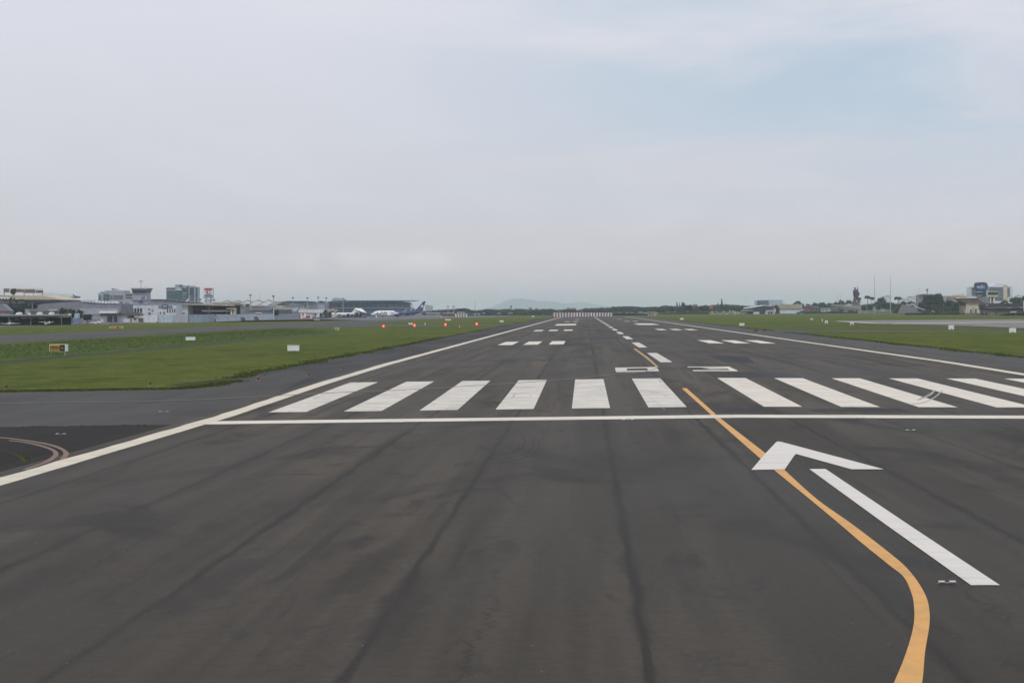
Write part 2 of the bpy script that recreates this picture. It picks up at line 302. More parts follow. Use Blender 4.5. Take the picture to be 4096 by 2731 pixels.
# ------------------------------------------------------------------ mesh building
ORG_LOC = {}
class MB:
    def __init__(s): s.v = []; s.f = []; s.m = []
    def face(s, pts, mi=0):
        i = len(s.v); s.v += [Vector(p) for p in pts]; s.f.append(tuple(range(i, i + len(pts)))); s.m.append(mi); return s
    def box(s, x0, x1, y0, y1, z0, z1, mi=0):
        i = len(s.v); s.v += [Vector((x, y, z)) for z in (z0, z1) for y in (y0, y1) for x in (x0, x1)]
        for f in ((0, 2, 3, 1), (4, 5, 7, 6), (0, 1, 5, 4), (2, 6, 7, 3), (0, 4, 6, 2), (1, 3, 7, 5)): s.f.append(tuple(i + k for k in f)); s.m.append(mi)
        return s
    def obox(s, c, sx, sy, sz, M3=None, mi=0):
        i = len(s.v); c = Vector(c)
        for z in (-.5, .5):
            for y in (-.5, .5):
                for x in (-.5, .5):
                    p = Vector((x * sx, y * sy, z * sz)); s.v.append(c + (M3 @ p if M3 else p))
        for f in ((0, 2, 3, 1), (4, 5, 7, 6), (0, 1, 5, 4), (2, 6, 7, 3), (0, 4, 6, 2), (1, 3, 7, 5)): s.f.append(tuple(i + k for k in f)); s.m.append(mi)
        return s
    def prism(s, poly, y0, y1, mi=0):
        """poly: (x, z) corners, extruded from y0 to y1"""
        a = sum(p[0] * q[1] - q[0] * p[1] for p, q in zip(poly, poly[1:] + poly[:1]))
        if a < 0: poly = poly[::-1]
        n = len(poly); i = len(s.v)
        s.v += [Vector((x, y0, z)) for x, z in poly] + [Vector((x, y1, z)) for x, z in poly]
        s.f.append(tuple(i + k for k in range(n))); s.m.append(mi)
        s.f.append(tuple(i + n + k for k in reversed(range(n)))); s.m.append(mi)
        for k in range(n):
            q = (k + 1) % n; s.f.append((i + k, i + n + k, i + n + q, i + q)); s.m.append(mi)
        return s
    def tube(s, pts, rad, n=8, mi=0, cap=True):
        rings = []
        for j, p in enumerate(pts):
            p = Vector(p); a = Vector(pts[max(0, j - 1)]); b = Vector(pts[min(len(pts) - 1, j + 1)]); t = (b - a).normalized()
            u = t.orthogonal().normalized(); w = t.cross(u); r = rad[j] if isinstance(rad, (list, tuple)) else rad
            i = len(s.v); s.v += [p + (u * math.cos(2 * math.pi * k / n) + w * math.sin(2 * math.pi * k / n)) * r for k in range(n)]; rings.append(i)
        for a, b in zip(rings, rings[1:]):
            for k in range(n): q = (k + 1) % n; s.f.append((a + k, a + q, b + q, b + k)); s.m.append(mi)
        if cap:
            s.f.append(tuple(rings[0] + k for k in reversed(range(n)))); s.m.append(mi)
            s.f.append(tuple(rings[-1] + k for k in range(n))); s.m.append(mi)
        return s
    def loft(s, rings, closed=True, cap=True, mi=0):
        ids = []
        for r in rings: ids.append(len(s.v)); s.v += [Vector(p) for p in r]
        n = len(rings[0])
        for a, b in zip(ids, ids[1:]):
            for k in range(n if closed else n - 1): q = (k + 1) % n; s.f.append((a + k, a + q, b + q, b + k)); s.m.append(mi)
        if cap and closed:
            s.f.append(tuple(ids[0] + k for k in reversed(range(n)))); s.m.append(mi)
            s.f.append(tuple(ids[-1] + k for k in range(n))); s.m.append(mi)
        return s
    def ball(s, c, rx, ry, rz, n=10, h=6, mi=0):
        rings = []
        for j in range(h + 1):
            a = -math.pi / 2 + math.pi * j / h; r = max(math.cos(a), .02)
            rings.append([(c[0] + rx * r * math.cos(2 * math.pi * k / n), c[1] + ry * r * math.sin(2 * math.pi * k / n), c[2] + rz * math.sin(a)) for k in range(n)])
        return s.loft(rings, mi=mi)
    def build(s, name, mat, parent=None, origin=None, smooth=False):
        me = bpy.data.meshes.new(name)
        o0 = ORG_LOC.get(parent.as_pointer(), Vector()) if parent else (Vector(origin) if origin is not None else Vector())
        me.from_pydata([tuple(v - o0) for v in s.v], [], s.f)
        mats = mat if isinstance(mat, (list, tuple)) else [mat]
        for m in mats: me.materials.append(m)
        if len(mats) > 1: me.polygons.foreach_set('material_index', s.m)
        if smooth: me.polygons.foreach_set('use_smooth', [True] * len(me.polygons))
        me.update()
        o = bpy.data.objects.new(name, me); COL.objects.link(o)
        if parent: o.parent = parent
        else: o.location = o0
        ORG_LOC[o.as_pointer()] = o0
        return o
def tag(o, label, cat, group=None, kind=None):
    if label: o['label'] = label
    if cat: o['category'] = cat
    if group: o['group'] = group
    if kind: o['kind'] = kind
    return o
def thing(name, label, cat, loc, group=None):
    o = bpy.data.objects.new(name, None); COL.objects.link(o); o.location = loc; o.empty_display_size = .5
    ORG_LOC[o.as_pointer()] = Vector(loc); return tag(o, label, cat, group)
def copy_tree(o, parent=None):
    c = o.copy(); COL.objects.link(c); c.parent = parent
    for ch in list(o.children): copy_tree(ch, c)
    return c
def struct(o): o['kind'] = 'structure'; return o

# ------------------------------------------------------------------ ground sheets
def sheet(name, poly, mat, lift, parent=None, kind=True):
    """a flat polygon (x, y) draped on the ground, cut along every line where the ground's slope changes"""
    bm = bmesh.new(); f = bm.faces.new([bm.verts.new((x, y, 0)) for x, y in poly])
    if len(poly) > 4: bmesh.ops.triangulate(bm, faces=[f])
    for lines, no in ((XB, (1, 0, 0)), (YB, (0, 1, 0))):
        for c in lines:
            g = bm.verts[:] + bm.edges[:] + bm.faces[:]
            bmesh.ops.bisect_plane(bm, geom=g, plane_co=(c if no[0] else 0, c if no[1] else 0, 0), plane_no=no)
    o0 = ORG_LOC.get(parent.as_pointer(), Vector()) if parent else Vector()
    for v in bm.verts: v.co.z = hgt(v.co.x, v.co.y) + lift
    for fc in bm.faces:
        fc.normal_update()
        if fc.normal.z < 0: fc.normal_flip()
    me = bpy.data.meshes.new(name); bm.to_mesh(me); bm.free(); me.materials.append(mat)
    o = bpy.data.objects.new(name, me); COL.objects.link(o); ORG_LOC[o.as_pointer()] = o0
    if parent: o.parent = parent
    elif kind: struct(o)
    return o
def psheet(name, pts, mat, lift, parent=None): return sheet(name, [tuple(P(*p).xy) for p in pts], mat, lift, parent)

xs = sorted(set([-11000, -6000, -3000, -1500, -700, -350, -200, -40, 100, 200, 350, 700, 1500, 3000, 6000, 11000] + XB))
ys = sorted(set([-250, -100, 30, 60, 200, 300, 400, 600, 900, 1300, 2000, 4000, 8000, 16000, 29000] + YB))
g = MB()
for i in range(len(xs) - 1):
    for j in range(len(ys) - 1):
        g.face([(x, y, hgt(x, y)) for x, y in ((xs[i], ys[j]), (xs[i + 1], ys[j]), (xs[i + 1], ys[j + 1]), (xs[i], ys[j + 1]))])
struct(g.build('ground', GRASS))

XL, XR, XC = -17.15, 29.9, 6.56
def wavy(x, y0, y1, step, amp, sgn=1):
    out = []; y = y0
    while y < y1: out.append((x + rnd.uniform(-amp, amp), y)); y += step * (1 + y / 120) * rnd.uniform(.6, 1.4)
    out.append((x, y1)); return out
runway = sheet('runway', [(XL - .6, -60), (XR + .6, -60), (XR + .6, 1240), (XL - .6, 1240)], ASPH, .012)
LEDGE, REDGE = wavy(-24.0, 118, 1240, 1.6, .5), wavy(38.6, -60, 1240, 2.0, .7)
DIRT = grass_mat('verge_dirt_mat', (.070, .060, .038), (.062, .072, .026), (.085, .088, .034))
TENT = [(-500, 1575), (-200, 1571), (0, 1567), (200, 1564), (420, 1560), (700, 1556), (770, 1550), (850, 1541), (945, 1525)]
sheet('left_verge', [(XL - .6, 100), (XL - .6, 1240)] + [(x - rnd.uniform(.3, 1.5), y) for x, y in LEDGE][::-1] + [(-27, 108)], DIRT, .003)
sheet('right_verge', [(x + rnd.uniform(.3, 1.9), y) for x, y in REDGE] + [(XR + .6, 1240), (XR + .6, -60)], DIRT, .003)
sheet('left_shoulder', [(XL - .6, 100), (XL - .6, 1240)] + LEDGE[::-1] + [(-24.4, 114), (-25.5, 106)], ASPH_S, .006)
sheet('right_shoulder', REDGE + [(XR + .6, 1240), (XR + .6, -60)], ASPH_R, .006)
_t = []
for (a, b), (c, d) in zip(TENT, TENT[1:]):
    for i in range(9): t = i / 9; _t.append((a + (c - a) * t, b + (d - b) * t))
_t.append(TENT[-1])
psheet('taxiway_verge', [(820, 1600), (-500, 1620)] + [(x, y - rnd.uniform(1, 5)) for x, y in _t], DIRT, .0045)
psheet('taxiway_entrance', [(1180, 1478), (1240, 1492), (1250, 1500), (820, 1722), (400, 1722), (0, 1727), (-500, 1730)] + [(x, y + rnd.uniform(-.8, .8)) for x, y in _t], ASPH_T, .008)
sheet('old_pavement', [(XL - .6, 20), (XL - .6, 72.3), (-24, 72.1), (-30, 71.9), (-42, 71.6), (-60, 71), (-60, 20)], ASPH_O, .010)
sheet('parallel_taxiway', wavy(-92, -60, 1200, 6, .8) + wavy(-125, -60, 1200, 8, 1.0)[::-1], ASPH_T, .006)
psheet('connecting_taxiway', [(900, 1318), (1100, 1296), (1300, 1289), (1460, 1291), (1500, 1296), (1620, 1299), (1900, 1299), (2060, 1296), (2110, 1289), (2140, 1295), (1980, 1302), (1800, 1304), (1500, 1307), (1200, 1310)], ASPH_T, .009)
ap = [P(x, y) for x, y in ((430, 1297), (500, 1293), (800, 1290), (1000, 1282), (1255, 1277), (1459, 1281), (1627, 1277), (1801, 1271.5), (1977, 1267))]
sheet('apron', [(p.x, p.y) for p in ap] + [(-60, 2300), (-330, 2300), (-330, 760)], CONC_D, .012)
sheet('left_apron', [(-330, 600), (-232, 600), (-226, 690), (-222, 800), (-330, 800)], CONC_D, .015)
sheet('shaded_ditch_foot', wavy(-69.6, 40, 470, 3, .25) + wavy(-67.6, 40, 470, 3, .25)[::-1], M('shaded_wet_soil_mat', (.022, .026, .018), .9, .2), .01)  # dark strip along the ditch foot: shade and wet soil painted as one colour
psheet('crossing_taxiway', [(3335, 1283.5), (3500, 1281), (3750, 1279), (4250, 1275.5), (4500, 1275), (4500, 1322), (4096, 1312), (3900, 1303.5), (3700, 1298), (3500, 1295), (3420, 1291)], CONC, .008)
psheet('taxiway_verge', [(3400, 1296.3), (3720, 1299.3), (3905, 1305), (4100, 1314), (4500, 1325), (4500, 1332), (4100, 1318), (3900, 1309), (3500, 1300.5), (3060, 1298.7), (3060, 1297.2)], ASPH_S, .008)
psheet('service_track', [(3085, 1317), (3240, 1321), (3500, 1321.5), (4200, 1322), (4200, 1328), (3700, 1327.5), (3300, 1328), (3228, 1331), (3226, 1342), (3150, 1340)], ASPH_T, .010)
psheet('taxiway_edge_line', [(3350, 1284.2), (3500, 1291.5), (3560, 1293), (4100, 1287), (4100, 1288), (3570, 1294.3), (3490, 1293), (3345, 1284.8)], WHITE, .016)
psheet('taxiway_guide_line', [(3420, 1290.4), (3720, 1297), (3880, 1302), (4090, 1311), (4090, 1312), (3870, 1303), (3700, 1298), (3410, 1291)], FADED, .016)
for i, q in enumerate(([(2895, 1490), (3150, 1490), (3205, 1511), (2955, 1511)], [(3225, 1636), (3600, 1634), (3640, 1649), (3260, 1649)], [(2260, 1369), (2356, 1369), (2356, 1381), (2250, 1386)],
           [(2340, 1386), (2412, 1386), (2412, 1394), (2336, 1395)], [(2300, 1425), (2390, 1424), (2395, 1433), (2296, 1434)], [(2320, 1345), (2470, 1347), (2480, 1353), (2312, 1352)],
           [(2380, 1331), (2450, 1331), (2458, 1335), (2380, 1336)], [(2310, 1300), (2350, 1300), (2352, 1305), (2308, 1305)], [(2820, 1420), (2990, 1426), (3020, 1452), (2900, 1450)], [(2486, 1676), (2570, 1675), (2556, 1683), (2478, 1683)])):
    psheet('asphalt_patch', q, ASPH_P, .015, runway)
# painted markings
def rect(name, x0, x1, y0, y1, mat=WHITE, lift=.020): return sheet(name, [(x0, y0), (x1, y0), (x1, y1), (x0, y1)], mat, lift, runway)
def ragged_line(name, x0, x1, y0, y1, mat, lift):
    a = []; b = []; y = y0
    while y < y1: a.append((x0 + rnd.uniform(-.05, .05), y)); b.append((x1 + rnd.uniform(-.02, .02), y)); y += 1.1 * (1 + y / 60)
    return sheet(name, a + [(x0, y1), (x1, y1)] + b[::-1], mat, lift, runway)
ragged_line('edge_line', -17.1, -16.25, -40, 1240, EDGEP, .020)
ragged_line('edge_line', 28.9, 29.75, -40, 1240, EDGEP, .020)
rect('threshold_bar', -16.25, 28.9, 72.0, 74.1, WHITE, .023)
for s in (-1, 1):
    for kk in range(6):
        a, b = 1.8 + 3.6 * kk, 3.6 + 3.6 * kk
        x0, x1 = (XC + a, XC + b) if s > 0 else (XC - b, XC - a)
        rect('threshold_stripe', x0, x1, 80.1, 108.3, WHITE_T if s < 0 else WHITE)
y = 137.6; kk = 0
while y < 1200: rect('centreline_dash', XC - .48, XC + .48, y, y + 30, WHITE_T, .020); y += 55.4; kk += 1
for s in (-1, 1):
    for y0, ln, bars in ((218, 23, 3), (367, 23, 3), (667, 23, 2), (817, 23, 1)):
        for j in range(3):
            if j >= bars: continue
            a = 9.3 + 3.3 * j; b = a + 1.9
            rect('touchdown_bar', *( (XC + a, XC + b) if s > 0 else (XC - b, XC - a)), y0, y0 + ln, WHITE)
    a, b = 9.3, 15.6
    rect('aiming_point_block', *((XC + a, XC + b) if s > 0 else (XC - b, XC - a)), 505, 560, WHITE)
Z3 = lambda x, y: (2400 + x / 1.809, 1250 + y / 1.809)
Z4 = lambda x, y: (2700 + x / 1.685, 1650 + y / 1.685)
def pzs(name, f, pts, mat, lift): return psheet(name, [f(*p) for p in pts], mat, lift, runway)
# runway number: 0 and 3
for q in ([(108, 400), (410, 394), (414, 402), (110, 408)], [(113, 424), (424, 419), (430, 426), (118, 433)], [(110, 408.4), (193, 406), (197, 421), (113, 423.6)], [(340, 404), (414, 402.4), (424, 418.6), (348, 421)]):
    pzs('runway_digit_zero', Z3, q, WHITE_T, .020)
for q in ([(625, 392.5), (938, 392.5), (944, 398), (640, 397.5)], [(670, 417.5), (990, 418), (997, 425), (676, 424.5)], [(905, 398.2), (944, 398.2), (990, 417.8), (940, 417.6)], [(735, 402.5), (908, 400), (930, 407.5), (800, 410)]):
    pzs('runway_digit_three', Z3, q, WHITE, .020)
pzs('lead_on_arrowhead', Z4, [(680, 205), (690, 199), (715, 201), (1408, 387), (1190, 387), (815, 283), (800, 300), (740, 388), (515, 391), (600, 290)], WHITE_N, .028)
pzs('lead_on_arrow_shaft', Z4, [(905, 384), (1015, 384), (1600, 778), (2190, 1170), (1995, 1170), (1400, 745)], WHITE_N, .024)
def ribbon(name, left, right, mat, lift, parent=runway):
    return psheet(name, left + right[::-1], mat, lift, parent)
TYRE = asphalt('tyre_mark_asphalt', (.036, .032, .028), (.048, .042, .036), seams=False, blotch=.4, rough=.6, spec=.04)
Z2 = lambda x, y: (1200 + x / 1.68, 1300 + y / 1.68)
def smoothpts(pts, n=5):
    out = []
    for i in range(len(pts) - 1):
        p0, p1, p2, p3 = (Vector(pts[max(i - 1, 0)]), Vector(pts[i]), Vector(pts[i + 1]), Vector(pts[min(i + 2, len(pts) - 1)]))
        for t in range(n):
            t /= n; out.append(tuple(.5 * ((2 * p1) + (p2 - p0) * t + (2 * p0 - 5 * p1 + 4 * p2 - p3) * t * t + (3 * p1 - p0 - 3 * p2 + p3) * t ** 3)))
    out.append(tuple(pts[-1])); return out
L1 = [(2727, 1554), (2836, 1652), (2855, 1671), (3056, 1848), (3100, 1884), (3234, 1994), (3359, 2098), (3445, 2172), (3555, 2261), (3614, 2309), (3641, 2362), (3655, 2416), (3655, 2500), (3625, 2612), (3577, 2731), (3520, 2850)]
R1 = [(2746, 1553), (2855, 1650), (2878, 1671), (3105, 1848), (3139, 1882), (3270, 2000), (3412, 2101), (3566, 2220), (3626, 2273), (3673, 2332), (3703, 2386), (3716, 2433), (3718, 2500), (3700, 2612), (3689, 2731), (3660, 2850)]
for arc in ([(1480, 690), (1540, 740), (1570, 800), (1540, 850), (1430, 890), (1280, 905)], [(1500, 700), (1580, 760), (1605, 820), (1560, 870), (1440, 912), (1290, 930)], [(1450, 700), (1500, 750), (1505, 810), (1440, 855), (1330, 880)], [(1710, 660), (1800, 690), (1860, 750)]):
    a_ = smoothpts([Z2(*p) for p in arc], 4); ribbon('tyre_mark', [(x - 1.5, y - 1) for x, y in a_], [(x + 2.5, y + 1.2) for x, y in a_], TYRE, .0145)
for arc in ([(2560, 1560), (2600, 1590), (2660, 1640)], [(3770, 1560), (3740, 1590), (3690, 1612), (3640, 1620)], [(3740, 1560), (3720, 1582), (3670, 1602)]):
    a_ = smoothpts(arc, 4); ribbon('tyre_mark', [(x - 2, y - .8) for x, y in a_], [(x + 2, y + .9) for x, y in a_], paint('scuffed_paint', (.52, .48, .43), .7), .0285)
ribbon('taxi_guide_line', smoothpts(L1), smoothpts(R1), ORANGE, .018)
ribbon('taxi_guide_line', [(2532, 1394.5), (2573, 1425), (2626, 1470)], [(2542, 1394.5), (2590, 1428), (2634, 1468)], paint('worn_orange_road_paint', (.46, .27, .10), .55), .024)
TL = [(-300, 1618), (0, 1614), (595, 1606), (952, 1592), (1200, 1579), (1438, 1567), (1706, 1556), (1974, 1538), (2212, 1522), (2450, 1499), (2569, 1489.5), (2640, 1470)]
tl = smoothpts(TL, 3); ribbon('faded_guide_line', [(x, y - .9) for x, y in tl], [(x, y + .9) for x, y in tl], THINY, .026)
Z1 = lambda x, y: (x / 1.68, 1300 + y / 1.68)
oc = smoothpts([Z1(*p) for p in [(-60, 752), (0, 755), (100, 764), (300, 793), (400, 820), (450, 848), (464, 872), (435, 903)]], 3); ic = smoothpts([Z1(*p) for p in [(-60, 757), (0, 761), (100, 771), (290, 801), (380, 828), (420, 850), (424, 875), (396, 909)]], 3)
psheet('old_curve_line', oc + ic[::-1], FADED, .018)
oc = smoothpts([Z1(*p) for p in [(60, 775), (160, 785), (280, 808), (365, 838), (392, 862), (388, 882), (350, 912), (280, 940), (180, 975)]], 3); ic = smoothpts([Z1(*p) for p in [(60, 780), (160, 792), (270, 817), (340, 843), (360, 865), (348, 885), (310, 912), (250, 938), (150, 972)]], 3)
psheet('old_curve_line', oc + ic[::-1], FADED, .018)
cr1 = [(0, 1804), (60, 1812), (95, 1830), (112, 1852), (100, 1858), (80, 1836), (50, 1818), (0, 1809)]
psheet('old_pavement_seam', cr1, DIRT, .018)

# ------------------------------------------------------------------ grass growth: tufts along the near edges, weeds on the ditch bank
def tufts(name, spots, mat, label, h0, h1, w):
    mb = MB()
    for x, y in spots:
        z = hgt(x, y) - .02
        for _ in range(4):
            a = rnd.uniform(0, math.pi); h = rnd.uniform(h0, h1); dx, dy = math.cos(a) * w, math.sin(a) * w; ox, oy = rnd.uniform(-w, w) * 1.5, rnd.uniform(-w, w) * 1.5
            lx, ly = rnd.uniform(-.4, .4) * h, rnd.uniform(-.4, .4) * h
            mb.face([(x + ox - dx, y + oy - dy, z), (x + ox + dx, y + oy + dy, z), (x + ox + lx, y + oy + ly, z + h)])
    o = mb.build(name, mat); tag(o, label, 'grass', kind='stuff')
def along(pts, n, spread):
    out = []
    for _ in range(n):
        i = rnd.randrange(len(pts) - 1); t = rnd.random(); a, b = pts[i], pts[i + 1]
        out.append((a[0] + (b[0] - a[0]) * t + rnd.gauss(0, spread), a[1] + (b[1] - a[1]) * t + rnd.gauss(0, spread)))
    return out
e1 = [tuple(P(*p).xy) for p in TENT[1:]]
tufts('grass_tufts', along(e1, 1900, .35) + along([(x - .5, y) for x, y in LEDGE if y < 300], 1300, .5) + along([(x + .5, y) for x, y in REDGE if 100 < y < 330], 1500, .5), TUFT, 'short green grass tufts fringing the runway shoulders and taxiway', .06, .16, .07)
sp = [(rnd.uniform(-86, -71), 60 + 430 * rnd.random() ** .8) for _ in range(9000)]
tufts('bank_weeds', sp, BANK, 'rank green weeds covering the far bank of the drainage ditch', 0.04, .14, .08)
sp = along([(-40, 71.9), (-24, 72.1), (-19, 72.2)], 160, .08) + along([tuple(P(*p).xy) for p in ((60, 1806), (100, 1830), (112, 1855))], 30, .1)
tufts('joint_weeds', sp, TUFT, 'small weeds in the joints of the old dark pavement', .03, .08, .05)

# ------------------------------------------------------------------ far hills
def hill(name, prof, Y, half):
    rows = []
    for t in (-1, -.7, -.4, -.15, 0, .3, 1):
        k = (math.cos(t * math.pi) + 1) / 2; rows.append([(Q(x, yy, Y).x, Y + t * half, max(-1, hgt(0, 5000) + (Q(x, yy, Y).z) * k)) for x, yy in prof])
    mb = MB(); mb.loft(rows, closed=False, cap=False); return struct(mb.build(name, HILLM, smooth=True))
def dense(prof, n=6, amp=1.2):
    out = []
    for (a, b), (c, d) in zip(prof, prof[1:]):
        for i in range(n): t = i / n; s = t * t * (3 - 2 * t) * .5 + t * .5; out.append((a + (c - a) * t, b + (d - b) * s + rnd.uniform(-amp, amp) * .5))
    out.append(prof[-1]); return out
hill('hill', dense([(1900, 1246), (1934, 1234), (1972, 1225), (2000, 1212.6), (2030, 1200), (2064, 1192.8), (2089, 1193.5), (2115, 1198), (2163, 1205), (2180, 1202.4), (2217, 1206), (2245, 1213), (2275, 1222), (2320, 1233), (2360, 1244)]), 20500, 1500)
hill('hill', dense([(2190, 1244), (2230, 1224), (2258, 1215), (2293, 1210.6), (2329, 1207), (2357, 1211), (2383, 1218), (2434, 1224), (2480, 1230), (2540, 1238), (2600, 1244)]), 23000, 1700)

# ------------------------------------------------------------------ vegetation
def crown_mesh(name, lumps, n, leaf, mat, seed):
    r = random.Random(seed); mb = MB()
    tot = sum(l[3] * l[4] for l in lumps)
    for cx, cy, cz, rx, rz in lumps:
        mb.ball((cx, cy, cz), rx * .72, rx * .72, rz * .72, 7, 4)
        for _ in range(int(n * rx * rz / tot)):
            v = Vector((r.gauss(0, 1), r.gauss(0, 1), r.gauss(0, 1))).normalized(); q = r.uniform(.72, 1.06)
            c = Vector((cx + v.x * rx * q, cy + v.y * rx * q, cz + v.z * rz * q))
            nn = (v + Vector((r.gauss(0, .5), r.gauss(0, .5), r.gauss(0, .5)))).normalized(); u = nn.orthogonal().normalized(); w = nn.cross(u)
            s = leaf * r.uniform(.6, 1.4); a = r.uniform(0, 6.28); u, w = u * math.cos(a) + w * math.sin(a), w * math.cos(a) - u * math.sin(a)
            mb.face([c - u * s, c - w * s * .6, c + u * s, c + w * s * .6])
    me_o = mb.build(name, mat); return me_o
PROTO = {}
def tree_proto(kind, seed):
    r = random.Random(seed); root = thing('tree', None, 'tree', (0, 0, 0)); t = MB()
    if kind == 'round':
        lumps = [(r.uniform(-.28, .28), r.uniform(-.25, .25), r.uniform(.45, .80), r.uniform(.16, .24), r.uniform(.12, .18)) for _ in range(13)] + [(0, 0, .6, .32, .25), (-.2, 0, .5, .2, .17), (.2, .05, .48, .2, .17)]
        t.tube([(0, 0, -.05), (.01, 0, .2), (0, .01, .5)], [.035, .028, .018], 6)
        for a in range(3): t.tube([(0, 0, .25), (.18 * math.cos(a * 2.1), .18 * math.sin(a * 2.1), .5)], [.018, .008], 5)
        n, lf = 900, .035
    elif kind == 'wide':
        lumps = [(x + r.uniform(-.05, .05), r.uniform(-.3, .3), .62 + .16 * (1 - (x / .5) ** 2) + r.uniform(-.06, .05), r.uniform(.14, .2), r.uniform(.10, .15)) for x in [i * .1 - .45 for i in range(10)]] * 1
        lumps += [(r.uniform(-.3, .3), r.uniform(-.2, .2), r.uniform(.35, .55), .2, .16) for _ in range(7)]
        t.tube([(0, 0, -.05), (.02, 0, .45)], [.04, .025], 6)
        for a in range(4): t.tube([(.01, 0, .22), (.25 * math.cos(a * 1.6), .2 * math.sin(a * 1.6), .5)], [.02, .009], 5)
        n, lf = 900, .035
    elif kind == 'conifer':
        lumps = []
        for i in range(9): z = .22 + .085 * i; lumps.append((r.uniform(-.015, .015), 0, z, .17 * (1 - i / 9.6) + .02, .075))
        t.tube([(0, 0, -.05), (0, 0, .97)], [.03, .006], 6); n, lf = 700, .03
    else:   # tall open umbrella-crowned tree
        lumps = [(-.12, 0, .90, .13, .07), (.1, .03, .92, .13, .07), (0, -.03, .86, .15, .07), (-.24, 0, .60, .07, .06), (.2, 0, .62, .09, .05), (.26, .02, .5, .07, .05), (-.17, 0, .7, .08, .05), (.05, 0, .68, .06, .05)]
        t.tube([(0, 0, -.02), (.01, 0, .5), (-.01, 0, .88)], [.022, .018, .012], 6)
        for a, b in ((-.24, .58), (.2, .6), (.26, .48), (-.17, .68)): t.tube([(0, 0, b - .14), (a, 0, b)], [.01, .006], 5)
        n, lf = 420, .028
    cr_ = crown_mesh('crown', lumps, n, lf, LEAF_D if seed % 2 else LEAF_M, seed); cr_.parent = root
    tr = t.build('trunk', BARK); tr.parent = root
    return root
def tree(kind, px, top, halfw, Y, label, group=None, name='tree', base=None):
    key = (kind, rnd.randrange(3))
    X = Q(px, 1240, Y).x; z0 = hgt(X, Y) - .1; h = Q(px, top, Y).z - z0
    z0 = base if base is not None else z0
    if base is not None: h = Q(px, top, Y).z - z0
    wdt = 2 * halfw * Y / FPX
    if key not in PROTO: r_ = PROTO[key] = tree_proto(kind, hash(kind) % 50 * 0 + {'round': 3, 'wide': 14, 'conifer': 25, 'tall': 36}[kind] + key[1])
    else: r_ = copy_tree(PROTO[key])
    nat = {'round': .98, 'wide': 1.15, 'conifer': .36, 'tall': .66}[kind]
    r_.location = (X, Y, z0); r_.scale = (wdt / nat, wdt / nat * .9, h); r_.rotation_euler = (0, 0, rnd.choice((0, math.pi)))
    r_.name = name; tag(r_, label, 'tree')
    if group: r_['group'] = group
    elif 'group' in r_.keys(): del r_['group']
    return r_
def palm(px, top, Y, label, halfw=9, group=None, base=None, name='palm_tree'):
    X = Q(px, 1240, Y).x; z0 = hgt(X, Y) - .1 if base is None else base; zt = Q(px, top, Y).z; s = halfw * Y / FPX
    root = thing(name, label, 'palm', (X, Y, z0), group); h = zt - z0 - .25 * s
    MB().tube([(X, Y, z0), (X + .02 * h, Y, z0 + h * .5), (X, Y, z0 + h)], [.35, .28, .2], 7).build('trunk', BARK, root)
    mb = MB(); r = random.Random(int(px))
    for i in range(26):
        a = i * 2.4; el = r.uniform(.05, 1.15); pts = []
        for j in range(7):
            t = j / 6; d = s * t * 1.05; z = z0 + h + s * (el * t * .75 - .95 * t * t)
            pts.append(Vector((X + math.cos(a) * d, Y + math.sin(a) * d, z)))
        side = Vector((-math.sin(a), math.cos(a), 0))
        for j in range(6):
            w0 = s * .30 * math.sin(math.pi * (j / 6 * .85 + .1)); w1 = s * .30 * math.sin(math.pi * ((j + 1) / 6 * .85 + .1)) if j < 5 else 0.02
            for q in (-1, 1):
                mb.face([pts[j], pts[j] + side * w0 * q - Vector((0, 0, w0 * .6)), pts[j + 1] + side * w1 * q - Vector((0, 0, w1 * .6)), pts[j + 1]])
    mb.build('fronds', LEAF_D, root); return root

# ------------------------------------------------------------------ generic builder: parts authored as outlines at their own distance
def pxthing(name, label, cat, Y, parts, group=None):
    """parts: (name, material, [outlines], near, far, [sub-parts]) ; outline = (x0, y0, x1, y1) or a list of points; near/far = metres in front of / behind Y"""
    first = parts[0][2][0]; xm = (first[0] + first[2]) / 2 if isinstance(first, tuple) else sum(p[0] for p in first) / len(first)
    X = Q(xm, 1250, Y).x; root = thing(name, label, cat, (X, Y, hgt(X, Y)), group)
    def mk(pt, par):
        nm, mat, polys, a, b = pt[:5]; each = nm.endswith('*'); nm = nm.rstrip('*'); mb = MB(); last = None
        for po in polys:
            pts = [(po[0], po[1]), (po[2], po[1]), (po[2], po[3]), (po[0], po[3])] if isinstance(po, tuple) else po
            w = [Q(x, yy, Y) for x, yy in pts]
            w = [(p.x, max(p.z, hgt(p.x, Y) - .3)) for p in w]
            mb.prism(w, Y + a, Y + b)
            if each: last = mb.build(nm, mat, par); mb = MB()
        if not each: last = mb.build(nm, mat, par)
        for sp_ in (pt[5] if len(pt) > 5 else ()): mk(sp_, last)
        return last
    for pt in parts: mk(pt, root)
    return root
def rows(x0, x1, ys_, h): return [(x0, y_, x1, y_ + h) for y_ in ys_]
def grid(xs_, w, ys_, h): return [(x, y_, x + w, y_ + h) for y_ in ys_ for x in xs_]

